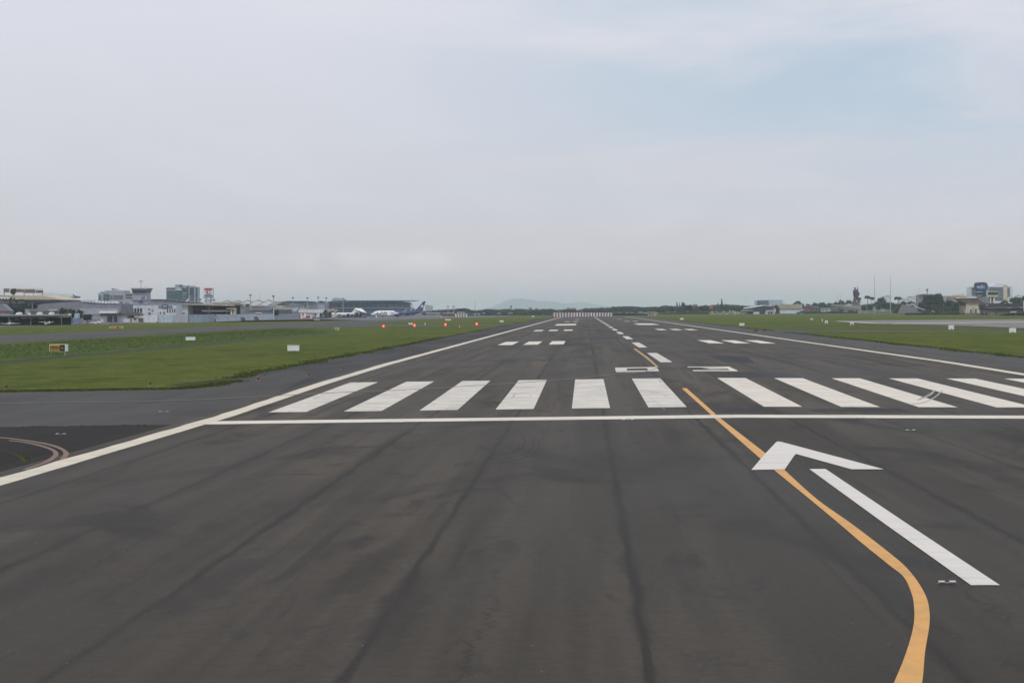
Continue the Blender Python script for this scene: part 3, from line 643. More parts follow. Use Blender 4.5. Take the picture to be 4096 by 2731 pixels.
# ============================ LEFT SIDE: hangars and terminals
pxthing('covered_shed', 'long open aircraft shed with flat brown roof at the left edge', 'shed', 705, [
    ('roof', BEIGE, [[(-60, 1259), (225, 1257), (229, 1260), (222, 1262.5), (-60, 1263)]], -1, 14),
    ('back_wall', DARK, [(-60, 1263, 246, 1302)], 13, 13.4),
    ('fascia', GREYD, [[(-60, 1263.2), (222, 1262.7), (246, 1268), (246, 1270), (-60, 1269)]], 0, 13),
    ('post*', STEEL, [(34, 1268, 36, 1303), (122, 1268, 124, 1303), (178, 1268, 180, 1303), (244, 1268, 246, 1303)], 0, .3),
    ('stacked_shelf', PALE, [(34, 1271, 48, 1274), (34, 1277, 49, 1281)], 8, 9),
    ('roof_cowl*', WPAINT, [[(47, 1259), (54, 1250), (60, 1249), (64, 1252), (65, 1259)], [(131, 1259), (137, 1250), (142, 1249), (146, 1253), (146, 1259)], [(180, 1259), (186, 1249), (191, 1248), (194, 1251), (195, 1259)]], 4, 8),
    ('tail_fin_on_roof', WPAINT, [[(90, 1252), (98, 1252), (104, 1258.5), (94, 1258.5)]], 6, 7)])
for (px, w, c, lab) in ((88, 16, WPAINT, 'left'), (116, 22, PALE, 'middle'), (160, 22, WPAINT, 'right')):
    pxthing('parked_glider_wing', f'white aircraft wing stored under the brown shed roof, {lab} one of three', 'aircraft wing', 712, [('wing', c, [[(px - w / 2, 1272), (px, 1270.5), (px + w, 1271), (px + w, 1274.5), (px, 1275)]], 0, 2)], 'aircraft wings stored in the shed')
def light_plane(px, py, Y, span_px, label, rz=0.0, low=True, group=None):
    g0 = P(px, py); X = Q(px, 1250, Y).x; z = hgt(X, Y); s = span_px * Y / FPX / 10.0
    root = thing('light_aircraft', label, 'small aircraft', (X, Y, z), group)
    T = lambda x, y_, zz: (X + (x * math.cos(rz) - y_ * math.sin(rz)) * s, Y + (x * math.sin(rz) + y_ * math.cos(rz)) * s, z + zz * s)
    st = [(-1.9, .28, 1.05), (-1.4, .45, 1.1), (-.4, .58, 1.25), (.6, .6, 1.35), (1.6, .42, 1.25), (3.2, .22, 1.3), (4.6, .1, 1.35)]
    mb = MB(); mb.loft([[T(math.cos(2 * math.pi * k / 10) * r * .8, d, zc + math.sin(2 * math.pi * k / 10) * r) for k in range(10)] for d, r, zc in st]); mb.build('fuselage', WPAINT, root, smooth=True)
    zc = .85 if low else 1.95
    mb = MB()
    for sg in (-1, 1): mb.loft([[T(sg * .3, -.7, zc), T(sg * .3, 0, zc + .16), T(sg * .3, .9, zc)], [T(sg * 5, -.35, zc + .32), T(sg * 5, .1, zc + .40), T(sg * 5, .75, zc + .32)]])
    mb.build('wing', WPAINT, root)
    mb = MB(); mb.loft([[T(-1.7, 3.9, 1.4), T(-1.7, 4.2, 1.5), T(-1.7, 4.6, 1.4)], [T(1.7, 3.9, 1.4), T(1.7, 4.2, 1.5), T(1.7, 4.6, 1.4)]]); mb.build('tailplane', WPAINT, root)
    mb = MB(); mb.loft([[T(-.05, 3.6, 1.4), T(.05, 3.6, 1.4), T(.05, 4.8, 1.4), T(-.05, 4.8, 1.4)], [T(-.03, 4.4, 2.8), T(.03, 4.4, 2.8), T(.03, 4.9, 2.8), T(-.03, 4.9, 2.8)]]); mb.build('fin', WPAINT, root)
    mb = MB(); mb.obox(T(0, -.2, 1.9), .75 * s, 1.3 * s, .4 * s); mb.build('canopy', GLASSD, root)
    for q in ((-1, .2), (1, .2), (0, -1.5)):
        mb = MB(); a = T(q[0], q[1], .9); b = T(q[0], q[1], .22); mb.tube([a, b], .05 * s, 5); w1 = T(q[0] - .08, q[1], .22); w2 = T(q[0] + .08, q[1], .22); mb.tube([w1, w2], .24 * s, 10); mb.build('landing_gear', RUBBER, root)
    return root
light_plane(38, 1301, 690, 82, 'white low-wing light aircraft parked at the left end of the brown shed', .25)
light_plane(185, 1302, 688, 66, 'white light aircraft with long high wing before the right end of the shed', -.1, low=False)
pxthing('grey_hangar', 'pale grey hangar gable at the extreme left edge behind the shed', 'hangar', 790, [('wall', GREYW, [[(-80, 1268), (-80, 1215), (8, 1215), (38, 1243), (38, 1268)]], 0, 6), ('band', MAROON, [(-80, 1244, 38, 1248)], -.3, -.05)])
pxthing('service_hut', 'grey service block with louvres and two arched openings behind the shed', 'building', 800, [('wall', GREYW, [(99, 1235, 235, 1285)], 0, 8),
    ('louvre', PALE, [(102, 1239, 116, 1253)], -.2, 0), ('arch*', GREYD, [[(124, 1262), (124, 1246), (127, 1243), (147, 1243), (149, 1246), (149, 1262)], [(173, 1262), (173, 1246), (176, 1243), (196, 1243), (199, 1246), (199, 1262)]], -.2, 0), ('awning', WROOF, [(200, 1239, 232, 1242)], -2, 0)])
pxthing('tan_roof_hangar', 'big open hangar with sagging tan roof over steel trusses', 'hangar', 950, [
    ('roof', TAN, [[(-60, 1181), (12, 1180), (50, 1182), (175, 1183), (200, 1184), (268, 1199), (190, 1199.5), (130, 1199), (40, 1189), (-60, 1180)]], -10, 30),
    ('eave', GREYD, [[(190, 1199.7), (268, 1199.2), (345, 1201), (330, 1203), (250, 1208), (120, 1214), (120, 1200)]], -9, 20),
    ('truss*', STEEL, [[(x, 1186 + (x + 60) * .07), (x + 3, 1186 + (x + 60) * .07), (x + 14, 1214), (x + 11, 1214)] for x in range(-40, 120, 12)] + [[(x + 11, 1188 + (x + 60) * .07), (x + 13, 1188 + (x + 60) * .07), (x + 2, 1214), (x, 1214)] for x in range(-40, 120, 12)], -9, -8.6),
    ('wall', GREYD, [(-60, 1196, 150, 1262)], 6, 8), ('clerestory', PALE, [(-60, 1203, 110, 1213)], 5.6, 5.9),
    ('post*', STEEL, [(15, 1185, 18, 1262), (134, 1200, 137, 1262), (148, 1212, 151, 1262)], -9, -8.5)])
pxthing('rooftop_sign', 'row of brown sign panels seen from behind, standing on the tan hangar roof', 'sign', 955, [
    ('panel*', BROWN, [(14, 1155, 36, 1168), (42, 1156, 62, 1168), (66, 1157, 88, 1169), (90, 1158, 98, 1169), (100, 1157.5, 139, 1171), (142, 1160, 148, 1171), (150, 1160, 171, 1172)], 0, .6),
    ('frame', STEEL, [(13, 1153.6, 171, 1155), (13, 1168, 90, 1169.2), (90, 1170.5, 171, 1172)], .7, 1.0),
    ('post*', STEEL, [(15, 1167, 18, 1184), (95, 1169, 97, 1184), (133, 1170, 135, 1185), (169, 1172, 171, 1187)], .1, .5)])
pxthing('white_stepped_building', 'white building with stepped flat roofs behind the tan hangar roof', 'building', 1100, [('wall', GREYW, [(150, 1184, 300, 1260)], .4, 12),
    ('roof*', WROOF, [[(140, 1180), (150, 1176), (285, 1176), (290, 1180)], (174, 1169, 203, 1173), [(200, 1183), (290, 1182), (298, 1186), (290, 1188), (220, 1188)], [(240, 1193), (300, 1192), (318, 1198), (250, 1198)]], -1, 10), ('tank*', GREYD, [(291, 1178, 295, 1186), (301, 1182, 304, 1190)], 0, 2)])
pxthing('curved_grey_hangar', 'wide grey hangar with low curved roof and ribbed skylights', 'hangar', 930, [
    ('wall', GREYW, [[(150, 1262), (150, 1219), (180, 1214), (320, 1204), (400, 1210), (484, 1214), (484, 1232), (484, 1262)]], 0, 25),
    ('annex', PALE, [[(330, 1257), (330, 1233), (484, 1232), (484, 1262)]], -6, -.2),
    ('skylight', WROOF, [[(318, 1205), (330, 1202), (470, 1205.5), (478, 1213), (420, 1213.5)]], -.6, -.2, [('rib*', GREYD, [(x, 1203.5 + (x - 330) * .02, x + 1.6, 1212 + (x - 330) * .012) for x in range(340, 470, 13)], -.8, -.61)]),
    ('trim', GREYD, [(380, 1231.2, 484, 1232.4)], -.5, -.25)])
pxthing('distant_office_block', 'hazy grey office block with stepped top between the stepped roofs and the control tower', 'office building', 1600, [
    ('wall', PALE, [(393, 1172, 420, 1212), (419, 1162, 498, 1212), (498, 1171, 530, 1212)], 0, 20), ('penthouse*', GREYW, [(398, 1167, 420, 1172), (450, 1156.5, 462, 1159), (498, 1170, 520, 1173)], 3, 12),
    ('window*', GLASSB, [(394, 1182, 405, 1188), (394, 1191, 405, 1199), (414, 1176, 438, 1201), (441, 1182, 492, 1187), (441, 1191, 492, 1196), (502, 1176, 528, 1183), (502, 1188, 528, 1193)], -.4, 0),
    ('antenna', STEEL, [(451, 1155, 462, 1157), (453, 1157, 454, 1163)], 3, 3.4)])
pxthing('control_tower', 'square grey control tower with flared glazed cab and roof antenna', 'control tower', 985, [
    ('shaft', PALE, [(532, 1171, 587, 1201), (532, 1201, 588, 1262)], 0, 9, [('window*', GLASSB, [(555, 1203, 572, 1212), (574, 1180, 578, 1198), (566, 1189, 570, 1200)], -.25, 0)]),
    ('ledge', STEEL, [(530, 1200.2, 589, 1202)], -.5, 9.5),
    ('cab', GLASSD, [[(528, 1159), (590, 1159), (585, 1171), (532, 1171)]], -1, 10, [('sill', PALE, [(531, 1170, 587, 1171.8)], -.6, 9.6)]),
    ('roof', STEEL, [[(526, 1152.5), (593, 1152.5), (591, 1159), (528, 1159)]], -1.6, 10.6),
    ('antenna', STEEL, [(557.6, 1118, 559, 1153), (548, 1122, 569, 1123), (549, 1127, 568, 1128), (575, 1142, 575.8, 1152)], 3, 3.2)])
pxthing('long_white_building', 'long white building with upright windows at the foot of the control tower', 'building', 965, [
    ('wall', WHITEW, [(484, 1216, 705, 1262)], 0, 14), ('parapet', PALE, [(484, 1214.5, 706, 1216.5)], -.4, 14.3),
    ('window*', GLASSD, [(515 + 11.5 * i, 1233, 522 + 11.5 * i, 1250) for i in range(5)] + [(594, 1233, 598, 1240), (607, 1240, 613, 1244), (668, 1235, 672, 1250), (678, 1235, 682, 1250), (688, 1235, 692, 1250), (697, 1235, 701, 1250)], -.2, -.01),
    ('sign_panel*', BLUEP, [(634, 1223, 649, 1229), (650, 1219, 671, 1232), (673, 1223, 688, 1229)], -.5, -.05, [('sign_mark', WPAINT, [(652, 1223, 669, 1225), (653, 1227, 668, 1228.5), (675, 1225.5, 687, 1227), (636, 1225.5, 648, 1227)], -.6, -.51)]),
    ('door*', MAROON, [(594, 1250, 602, 1258), (640, 1248, 644, 1256), (654, 1247, 660, 1256)], -.2, -.01)])
pxthing('lower_front_building', 'low white annex with brown lean-to roof before the long white building', 'building', 905, [
    ('wall', WHITEW, [(400, 1262, 640, 1289)], 0, 8), ('roof', BROWN, [[(392, 1262), (408, 1247), (555, 1250), (565, 1258), (565, 1262)]], -1, 6), ('canopy_roof', WROOF, [[(406, 1253), (412, 1243.5), (482, 1243), (478, 1253)]], -6, -1.2),
    ('doorway*', GREYD, [(430, 1264, 450, 1288), (456, 1264, 470, 1288)], -.2, -.01), ('post*', STEEL, [(401, 1252, 403, 1289), (480, 1252, 482, 1289)], -5, -4.7)])
pxthing('guard_hut', 'small cream hut with dark window beside the bushy palm', 'hut', 885, [('wall', CREAM, [(534, 1268, 555, 1289)], 0, 4), ('roof', WROOF, [(530, 1265.5, 557, 1268)], -.6, 4.4), ('window', GLASSD, [(537, 1273, 544, 1280)], -.15, 0), ('door', CREAM, [(547, 1274, 552, 1288.5)], -.12, 0)])
pxthing('guard_hut', 'smaller grey hut with pale flat roof next to the cream hut', 'hut', 885, [('wall', GREYW, [(559, 1272, 573, 1289)], 0, 4), ('roof', WROOF, [(557, 1270, 576, 1272)], -.6, 4.4), ('door', GREYD, [(562, 1276, 568, 1288.5)], -.12, 0)])
pxthing('sloped_roof_hangar', 'grey hangar with long falling roof right of the control tower', 'hangar', 1040, [('roof', GREYW, [[(588, 1197.5), (650, 1198), (720, 1204), (776, 1211), (776, 1219), (600, 1217), (588, 1210)]], 0, 25), ('wall', PALE, [(700, 1216, 744, 1262)], 1, 20), ('ridge_cap', GREYD, [[(588, 1196.5), (650, 1197), (720, 1203), (778, 1210), (778, 1211.4), (720, 1204.4), (650, 1198.4), (588, 1197.8)]], -.6, 25)])
pxthing('satellite_dish', 'white satellite dish tilted on the grey hangar roof', 'satellite dish', 1035, [('dish', WPAINT, [[(745, 1206.5), (749, 1199), (758, 1194), (760.5, 1194.5), (756, 1201), (748, 1207)]], -1.5, .2), ('mount', STEEL, [(751, 1204, 754, 1211)], .3, .8)])
pxthing('glass_office_tower', 'green-blue glass office tower of staggered slabs beside the red-topped sign tower', 'office building', 1450, [
    ('slab*', PALE, [(665, 1150, 702, 1216), (700, 1138, 728, 1216), (726, 1143, 752, 1216), (750, 1144, 776, 1216), (774, 1148, 795, 1216)], 0, 4),
    ('window*', GLASSG, [(667, 1163, 699, 1168), (667, 1171, 699, 1176), (667, 1179, 699, 1184), (667, 1187, 699, 1192), (667, 1195, 699, 1201), (701, 1161, 725, 1205), (730, 1152, 746, 1168), (730, 1174, 746, 1180), (730, 1184, 746, 1190), (730, 1194, 746, 1200),
        (759, 1150, 773, 1183), (760, 1186, 773, 1191), (760, 1195, 773, 1201)], -.5, 0),
    ('dark_window*', GLASSB, [(783, 1148, 789, 1212), (747, 1145, 753, 1205), (666, 1152, 700, 1158), (717, 1141, 730, 1145)], -.6, -.01),
    ('penthouse*', WHITEW, [(670, 1146, 700, 1150), (702, 1140, 748, 1144), (757, 1143, 768, 1149)], 2, 14), ('ledge*', WROOF, [(664, 1161, 702, 1162.5), (700, 1158.5, 728, 1161)], -1, .4)])
def mark_on(root_o, name, mat, polys, Y, a, b):
    mb = MB()
    for po in polys: mb.prism([(Q(x, yy, Y).x, Q(x, yy, Y).z) for x, yy in po], Y + a, Y + b)
    return mb.build(name, mat, root_o)
sg = pxthing('sign_tower', 'tall white advertising sign with red top band on a lattice base', 'sign', 1120, [
    ('panel', WROOF, [(817, 1152, 852, 1189)], 0, 2.5, [('red_band', RED, [(818, 1152, 849, 1160)], -.25, -.01), ('lower_line', STEEL, [(819.5, 1177, 845, 1178.6)], -.25, -.01), ('lower_panel', GREYW, [(818, 1179.5, 851, 1189)], -.2, -.01)]),
    ('platform', STEEL, [(813, 1189.8, 853, 1191.4)], -1.5, 4),
    ('lattice_leg*', STEEL, [(819, 1192, 821, 1212), (824, 1192, 826, 1212), (841, 1192, 843, 1212), (845, 1192, 847, 1212)], 0, .4),
    ('brace*', STEEL, [[(825, 1193), (827, 1193), (843, 1211), (841, 1211)], [(841, 1193), (843, 1193), (826, 1211), (824, 1211)], (820, 1202.5, 846, 1204)], .5, .8),
    ('column', WHITEW, [(824, 1210, 843, 1262)], 0, 3),
    ('guy_rail*', STEEL, [(813, 1148, 813.6, 1190), (852.6, 1148, 853.2, 1190)], 0, .15)])
pan = [c for c in sg.children if c.name.startswith('panel')][0]
eye = [(833 + 9.5 * math.cos(a) * (1 if abs(math.cos(a)) < .8 else 1.03), 1169 + 7 * math.sin(a)) for a in [i * math.pi / 10 for i in range(20)]]
mark_on(pan, 'oval_emblem', GREYW, [eye], 1120, -.2, -.02)
mark_on(pan, 'red_wedge', RED, [[(826, 1170), (830, 1163.5), (831, 1175)]], 1120, -.35, -.21)
mark_on(pan, 'pale_lens', WPAINT, [[(832, 1164), (839, 1166), (840, 1171), (835, 1174.5), (831.5, 1172)]], 1120, -.35, -.21)
pxthing('open_terminal', 'dark open hangar hall under a flat pale roof behind the long white wall', 'hangar', 1000, [
    ('roof', BEIGE, [[(712, 1213.5), (740, 1213), (940, 1217), (946, 1217.5), (938, 1224), (760, 1220), (722, 1217)]], -2, 22),
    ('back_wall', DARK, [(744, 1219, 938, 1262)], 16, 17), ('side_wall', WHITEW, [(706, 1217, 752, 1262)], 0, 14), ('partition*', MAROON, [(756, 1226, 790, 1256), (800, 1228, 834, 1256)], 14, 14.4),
    ('post*', STEEL, [(753, 1220, 755, 1262), (835, 1221, 838, 1262), (905, 1222, 907, 1262)], 0, .4), ('lower_canopy', GREYW, [[(815, 1243), (820, 1240.5), (920, 1241), (922, 1246), (818, 1247)]], -6, -1),
    ('dark_red_kerb', MAROON, [(600, 1251, 745, 1255.5)], -4, -3)])
pxthing('kiosk', 'small pale kiosk with flat roof at the right end of the dark open hall', 'kiosk', 985, [('wall', CREAM, [(922, 1236, 941, 1262)], 0, 4), ('roof', BEIGE, [[(906, 1234), (915, 1231.5), (935, 1231.5), (940, 1236), (910, 1236)]], -1, 5), ('door', MAROON, [(929, 1240, 934, 1256)], -.2, 0)])
pxthing('flat_roof_terminal', 'low flat-roofed beige building behind the open hall, left of the zigzag roofs', 'building', 1130, [('roof', BEIGE, [(850, 1208.5, 946, 1215), (946, 1215, 982, 1226)], 0, 14), ('wall', GREYW, [(850, 1215, 982, 1262)], .5, 13), ('stripe', GREYD, [(850, 1215.4, 915, 1217)], -.3, .3)])
# zigzag (sawtooth) roofed hall
zz_ = [(888, 1210), (909, 1200.5), (930, 1209), (952, 1200.5), (972, 1209), (991, 1199.5), (1011, 1208.5), (1032, 1199), (1054, 1208), (1074, 1199), (1098, 1209)]
pxthing('zigzag_roof_hall', 'white hall with a row of five pointed roof folds', 'hall', 1330, [
    ('gable*', WROOF, [[(a[0], a[1] + 1), b, (c[0], c[1] + 1), (b[0] - 6, b[1] + 24), (a[0] - 12, a[1] + 14)] for a, b, c in zip(zz_[0:-2:2], zz_[1:-1:2], zz_[2::2])], -1.9, 4),
    ('side_roof*', M('pale_roof_mat', (.50, .48, .44), .7, .08), [[(b[0] + 1, b[1] + 1), (c[0], c[1] + 1), (c[0] - 10, c[1] + 18), (b[0] - 22, b[1] + 28)] for b, c in zip(zz_[1:-1:2], zz_[2::2])], -1.5, -.1),
    ('ridge*', GREYD, [[a, b, (b[0], b[1] + 1.0), (a[0], a[1] + 1.0)] for a, b in zip(zz_, zz_[1:])], -2.1, 2.5),
    ('wall', M('pale_roof_mat', (.50, .48, .44)), [(880, 1222, 1130, 1262)], .5, 14), ('eave', BROWN, [(940, 1237, 1042, 1238.6)], -2.5, -1.6)])
pxthing('white_gable_shed', 'small bright white gabled shed before the zigzag roofs', 'shed', 1200, [('wall', WROOF, [[(950, 1232), (957, 1221), (968, 1220), (972, 1232)]], 0, 4), ('side', GREYW, [(972, 1217, 982, 1232)], 0, 3)])
pxthing('blue_roof_shed', 'low shed with pale blue roof below the zigzag roofs', 'shed', 1230, [('roof', TEAL, [[(1044, 1238), (1050, 1231), (1080, 1229.5), (1088, 1231), (1082, 1239)]], 0, 8), ('wall', GREYW, [(960, 1241, 1090, 1262)], .4, 8), ('parapet', BROWN, [(958, 1240, 1092, 1243)], -.4, .3)])
for px, mw, lab in ((963, 12, 'left of two'), (1030, 10, 'right of two')):
    pxthing('lean_to', f'low white-roofed lean-to showing above the long white wall, {lab}', 'shed', 1180, [('roof', WROOF, [[(px - mw, 1252), (px - mw + 3, 1249.5), (px + mw, 1250), (px + mw + 3, 1253)]], 0, 4), ('wall', GREYD, [(px - mw + 1, 1253, px + mw + 1, 1262)], .3, 3.6)], 'lean-tos above the white wall')
pxthing('brown_gable_hall', 'brown gabled hall right of the blue-roofed shed', 'hall', 1240, [('roof', BEIGE, [[(1086, 1236), (1096, 1229.5), (1150, 1230), (1156, 1238), (1146, 1240)]], 0, 10), ('wall', GREYD, [(1090, 1238, 1160, 1262)], .4, 10)])
pxthing('pale_teal_shed', 'shed with pale green-blue curved roof beside the white tent', 'shed', 1300, [('roof', BLUEW, [[(1160, 1242), (1163, 1232), (1186, 1231), (1192, 1233), (1184, 1246), (1162, 1250)]], 0, 8), ('wall', GREYW, [(1161, 1246, 1190, 1262)], .3, 8)])
pxthing('dark_gable_hangar', 'grey hangar with dark sloping gable between light masts', 'hangar', 1500, [('roof', BEIGE, [[(1098, 1206), (1140, 1205), (1120, 1222), (1098, 1226)]], 0, 10), ('gable', GREYD, [[(1098, 1228), (1110, 1218), (1130, 1207), (1143, 1204), (1152, 1213), (1140, 1211), (1122, 1218), (1122, 1232), (1098, 1232)]], -1, -.1), ('wall', GREYW, [(1110, 1214, 1190, 1262)], .5, 12)])
pxthing('grey_maintenance_hall', 'large plain grey maintenance hall with curved dark roof edge', 'hangar', 1720, [('wall', GREYW, [(1140, 1208, 1305, 1262)], 0, 20), ('roof', NAVY, [[(1138, 1206), (1150, 1203.5), (1220, 1204), (1255, 1206), (1262, 1209), (1200, 1208.5), (1140, 1208)], [(1270, 1208), (1276, 1204.5), (1285, 1203.5), (1296, 1207), (1296, 1209)]], -2, 20), ('door*', GREYD, [(1217, 1217, 1226, 1236), (1291, 1220, 1306, 1229)], -.3, -.01), ('lighter_bay', PALE, [(1276, 1209.2, 1300, 1240)], -.4, -.31), ('low_roof', WROOF, [(1196, 1233, 1228, 1235.5)], -8, -3)])
pxthing('domed_hall', 'pale domed roof rising behind the long dark blue terminal', 'hall', 2200, [('dome', PALE, [[(1327, 1204), (1327, 1196), (1334, 1192), (1345, 1190.5), (1355, 1192), (1362, 1195), (1372, 1196), (1372, 1204)]], 0, 30), ('base', GREYW, [(1328, 1204, 1372, 1225)], 1, 28)])
TBLUE = M('terminal_blue_mat', (.055, .11, .19), .6, .12); TGLASS = glass('terminal_glass_mat', (.05, .12, .20))
pxthing('blue_terminal', 'long dark blue passenger terminal with overhanging curved roof', 'terminal', 1950, [
    ('roof', NAVY, [[(1306, 1210), (1322, 1205.5), (1350, 1203), (1400, 1202), (1500, 1201.8), (1600, 1201.6), (1640, 1202.5), (1667, 1201.4), (1650, 1203.6), (1625, 1205), (1600, 1206), (1500, 1208), (1306, 1214)]], -10, 40),
    ('upper_wall', TBLUE, [[(1306, 1212), (1330, 1206.5), (1600, 1206.5), (1634, 1210.5), (1638, 1217), (1306, 1217)]], 0, 30, [('light_strip*', PALE, [(1432, 1212, 1446, 1213), (1455, 1211.8, 1480, 1213), (1592, 1212, 1614, 1213.4)], -.4, -.05)]),
    ('glass_wall', TGLASS, [[(1306, 1217), (1638, 1217), (1646, 1234), (1306, 1234)]], .6, 30, [('frame*', PALE, [(1344 + 24 * i, 1217.5, 1345 + 24 * i, 1233) for i in range(12)], .2, .55), ('pale_band', BLUEW, [(1330, 1230, 1640, 1233)], .3, .54)]),
    ('lower_wall', TBLUE, [(1306, 1234, 1650, 1262)], .2, 30), ('end_truss', WROOF, [[(1627, 1209.5), (1650, 1205), (1648, 1204.4), (1627, 1207.5)]], -3, -2)])
pxthing('red_tail_aircraft', 'red aircraft tail fin showing between the grey hall and blue terminal', 'aircraft', 1600, [('fin', RED, [[(1325, 1236), (1334, 1227), (1337, 1226.5), (1335, 1237), (1330, 1237)]], 0, .4), ('body', WPAINT, [[(1300, 1237.5), (1336, 1236.8), (1338, 1239.5), (1300, 1242)]], -.4, 2.6)])
# tents, striped hut
pxthing('long_white_tent', 'long white tunnel tent roof on the apron', 'tent', 1380, [('roof', WROOF, [[(1184, 1249), (1190, 1238.5), (1299, 1237.5), (1290, 1252), (1184, 1250.5)]], 0, 10), ('end_gable', DARK, [[(1290, 1253), (1299, 1238), (1303, 1244), (1306, 1274), (1290, 1274)]], -.3, 10), ('wall', GREYD, [(1196, 1252, 1290, 1274)], 7, 9), ('rail*', STEEL, [(1202 + 13.5 * i, 1240, 1202.7 + 13.5 * i, 1253) for i in range(7)], -.4, -.2), ('post*', STEEL, [(1190 + 16 * i, 1251, 1191.3 + 16 * i, 1274) for i in range(7)], 0, .4)])
pxthing('grey_tent', 'duller grey tent with two peaks right of the long white tent', 'tent', 1420, [('roof', BEIGE, [[(1300, 1240), (1306, 1236.5), (1326, 1236), (1330, 1239), (1340, 1238.5), (1353, 1237), (1347, 1245), (1340, 1254), (1334, 1243), (1326, 1242), (1322, 1246), (1306, 1246)]], 0, 8), ('post*', WPAINT, [(1325, 1248, 1327, 1272), (1334, 1250, 1335, 1272)], 0, .4)])
pxthing('striped_hut', 'red and white striped hut at the end of the long white wall', 'hut', 1290, [('stripe*', RED, [(1195.5, 1254.5, 1202, 1276), (1209, 1254, 1215, 1262), (1223, 1261, 1240, 1272)], -.3, -.02), ('wall', WPAINT, [(1195, 1254, 1223, 1276)], 0, 3), ('side_wall', WHITEW, [(1223, 1256, 1246, 1275)], 0, 3)])

# service vehicles around the parked aircraft
def truck(px, Y, wpx, hpx, mat, boxmat, label, flip=1, group='service vehicles on the apron'):
    X = Q(px, 1250, Y).x; z = hgt(X, Y); s = Y / FPX; L, H = wpx * s, hpx * s; D = 2.4
    root = thing('service_truck', label, 'truck', (X, Y, z), group); f = flip
    def bx(n, m, a, b, z0, z1, y0=0, y1=D): x0, x1 = sorted((X + f * a * L, X + f * b * L)); return MB().box(x0, x1, Y + y0, Y + y1, z + z0, z + z1).build(n, m, root)
    bx('chassis', GREYD, -.5, .5, .45, .8); 
    c = MB().prism([(X + f * L * q, z + zz1) for q, zz1 in ((-.5, .82), (-.5, .5 * H), (-.42, .80 * H), (-.22, .80 * H), (-.22, .82))], Y + .05, Y + D - .05).build('cab', mat, root)
    MB().prism([(X + f * L * q, z + zz1) for q, zz1 in ((-.47, .55 * H), (-.42, .74 * H), (-.26, .74 * H), (-.26, .55 * H))], Y - .02, Y + .04).build('window', GLASSD, c)
    bx('cargo_box', boxmat, -.19, .5, .82, H, -.05, D + .05)
    for q in (-.36, .28): MB().tube([(X + f * L * q, Y - .08, z + .45), (X + f * L * q, Y + .2, z + .45)], .45, 12).build('wheel', RUBBER, root)
    return root
for a in ((1216, 1285, 13, 12, WPAINT, WPAINT, 'small white truck parked against the red and white hut'),
          (1250, 1330, 14, 19, GREYD, PALE, 'pale box truck right of the striped hut'),
          (1270, 1345, 15, 20, WPAINT, WHITEW, 'white truck under the right half of the long tent'),
          (1291, 1345, 13, 19, STONE, STONE, 'brown truck at the end of the long tent'),
          (1316, 1350, 18, 24, GREYD, DARK, 'tall dark truck under the grey tent'),
          (1335, 1340, 15, 18, WHITEW, CREAM, 'cream box truck by the grey tent posts'),
          (1356, 1340, 13, 17, STONE, STONE, 'brown-grey truck beside the nose of the T-tail jet'),
          (1372, 1340, 14, 12, GREYD, NAVY, 'low dark truck below the T-tail jet fuselage'),
          (1390, 1345, 15, 18, GREYD, DARK, 'dark truck at the middle of the T-tail jet'),
          (1407, 1345, 13, 16, GREYD, NAVY, 'navy truck ahead of the T-tail jet engine'),
          (1424, 1340, 16, 22, NAVY, DARK, 'tall dark loader below the T-tail fin'),
          (1441, 1342, 12, 20, GREYD, DARK, 'dark loader behind the T-tail jet'),
          (1458, 1340, 14, 10, STEEL, GREYD, 'low grey tractor farthest right of the service trucks')):
    truck(*a)
# T-tail jet
def loft_body(root, name, mat, X0, Y0, z0, stations, sx=1, seg=14, smooth=True, split=None):
    mb = MB(); mb.loft([[(X0 + sx * d, Y0 + math.cos(2 * math.pi * k / seg) * r, z0 + zc + math.sin(2 * math.pi * k / seg) * r) for k in range(seg)] for d, r, zc in stations])
    if split:
        for i, f in enumerate(mb.f):
            c = sum((mb.v[q] for q in f), Vector()) / len(f); mb.m[i] = split(c)
    return mb.build(name, mat, root, smooth=smooth)
YT = 1450; XT = Q(1297, 1260, YT).x; zt = hgt(XT, YT); jet = thing('jet_aircraft', 'white T-tail jet half hidden behind service trucks', 'airliner', (XT, YT, zt)); k_ = YT / FPX
loft_body(jet, 'fuselage', WPAINT, XT, YT, zt, [(0, .15, 2.3), (.8, .8, 2.4), (2.5, 1.45, 2.6), (5, 1.65, 2.7), (19, 1.65, 2.7), (23, 1.3, 3.0), (27.5, .4, 3.5)])
for j in range(9): MB().box(XT + 5 + 1.5 * j, XT + 5.8 + 1.5 * j, YT - 1.69, YT - 1.5, zt + 2.9, zt + 3.3).build('window', GLASSD, jet)
def pp(pts, Y, a, b, mat, nm, par): return mark_on(par, nm, mat, [pts], Y, a, b)
pp([(1404, 1254), (1407, 1248), (1420, 1234), (1430, 1233), (1440, 1256), (1425, 1256)], YT, -.25, .25, WPAINT, 'fin', jet)
mb = MB(); a, b, c = Q(1420, 1233.5, YT), Q(1446, 1234.5, YT), Q(1467, 1250.5, YT - 6)
mb.loft([[Q(1417, 1235, YT), Q(1422, 1232, YT), Q(1446, 1234, YT), Q(1440, 1237, YT)], [Q(1448, 1247.5, YT - 7), Q(1454, 1246, YT - 7), Q(1468, 1251, YT - 7), Q(1460, 1251, YT - 7)]]); mb.build('tailplane', WPAINT, jet)
mb = MB(); mb.tube([Q(1409, 1259.5, YT - 2.3), Q(1414, 1259, YT - 2.3), Q(1426, 1256.5, YT - 2.3)], [.75, .8, .5], 12); mb.build('engine', WPAINT, jet, smooth=True)
pp([(1440, 1252), (1444, 1252), (1449, 1262), (1443, 1262)], YT, -.2, .2, WPAINT, 'ventral_fin', jet)
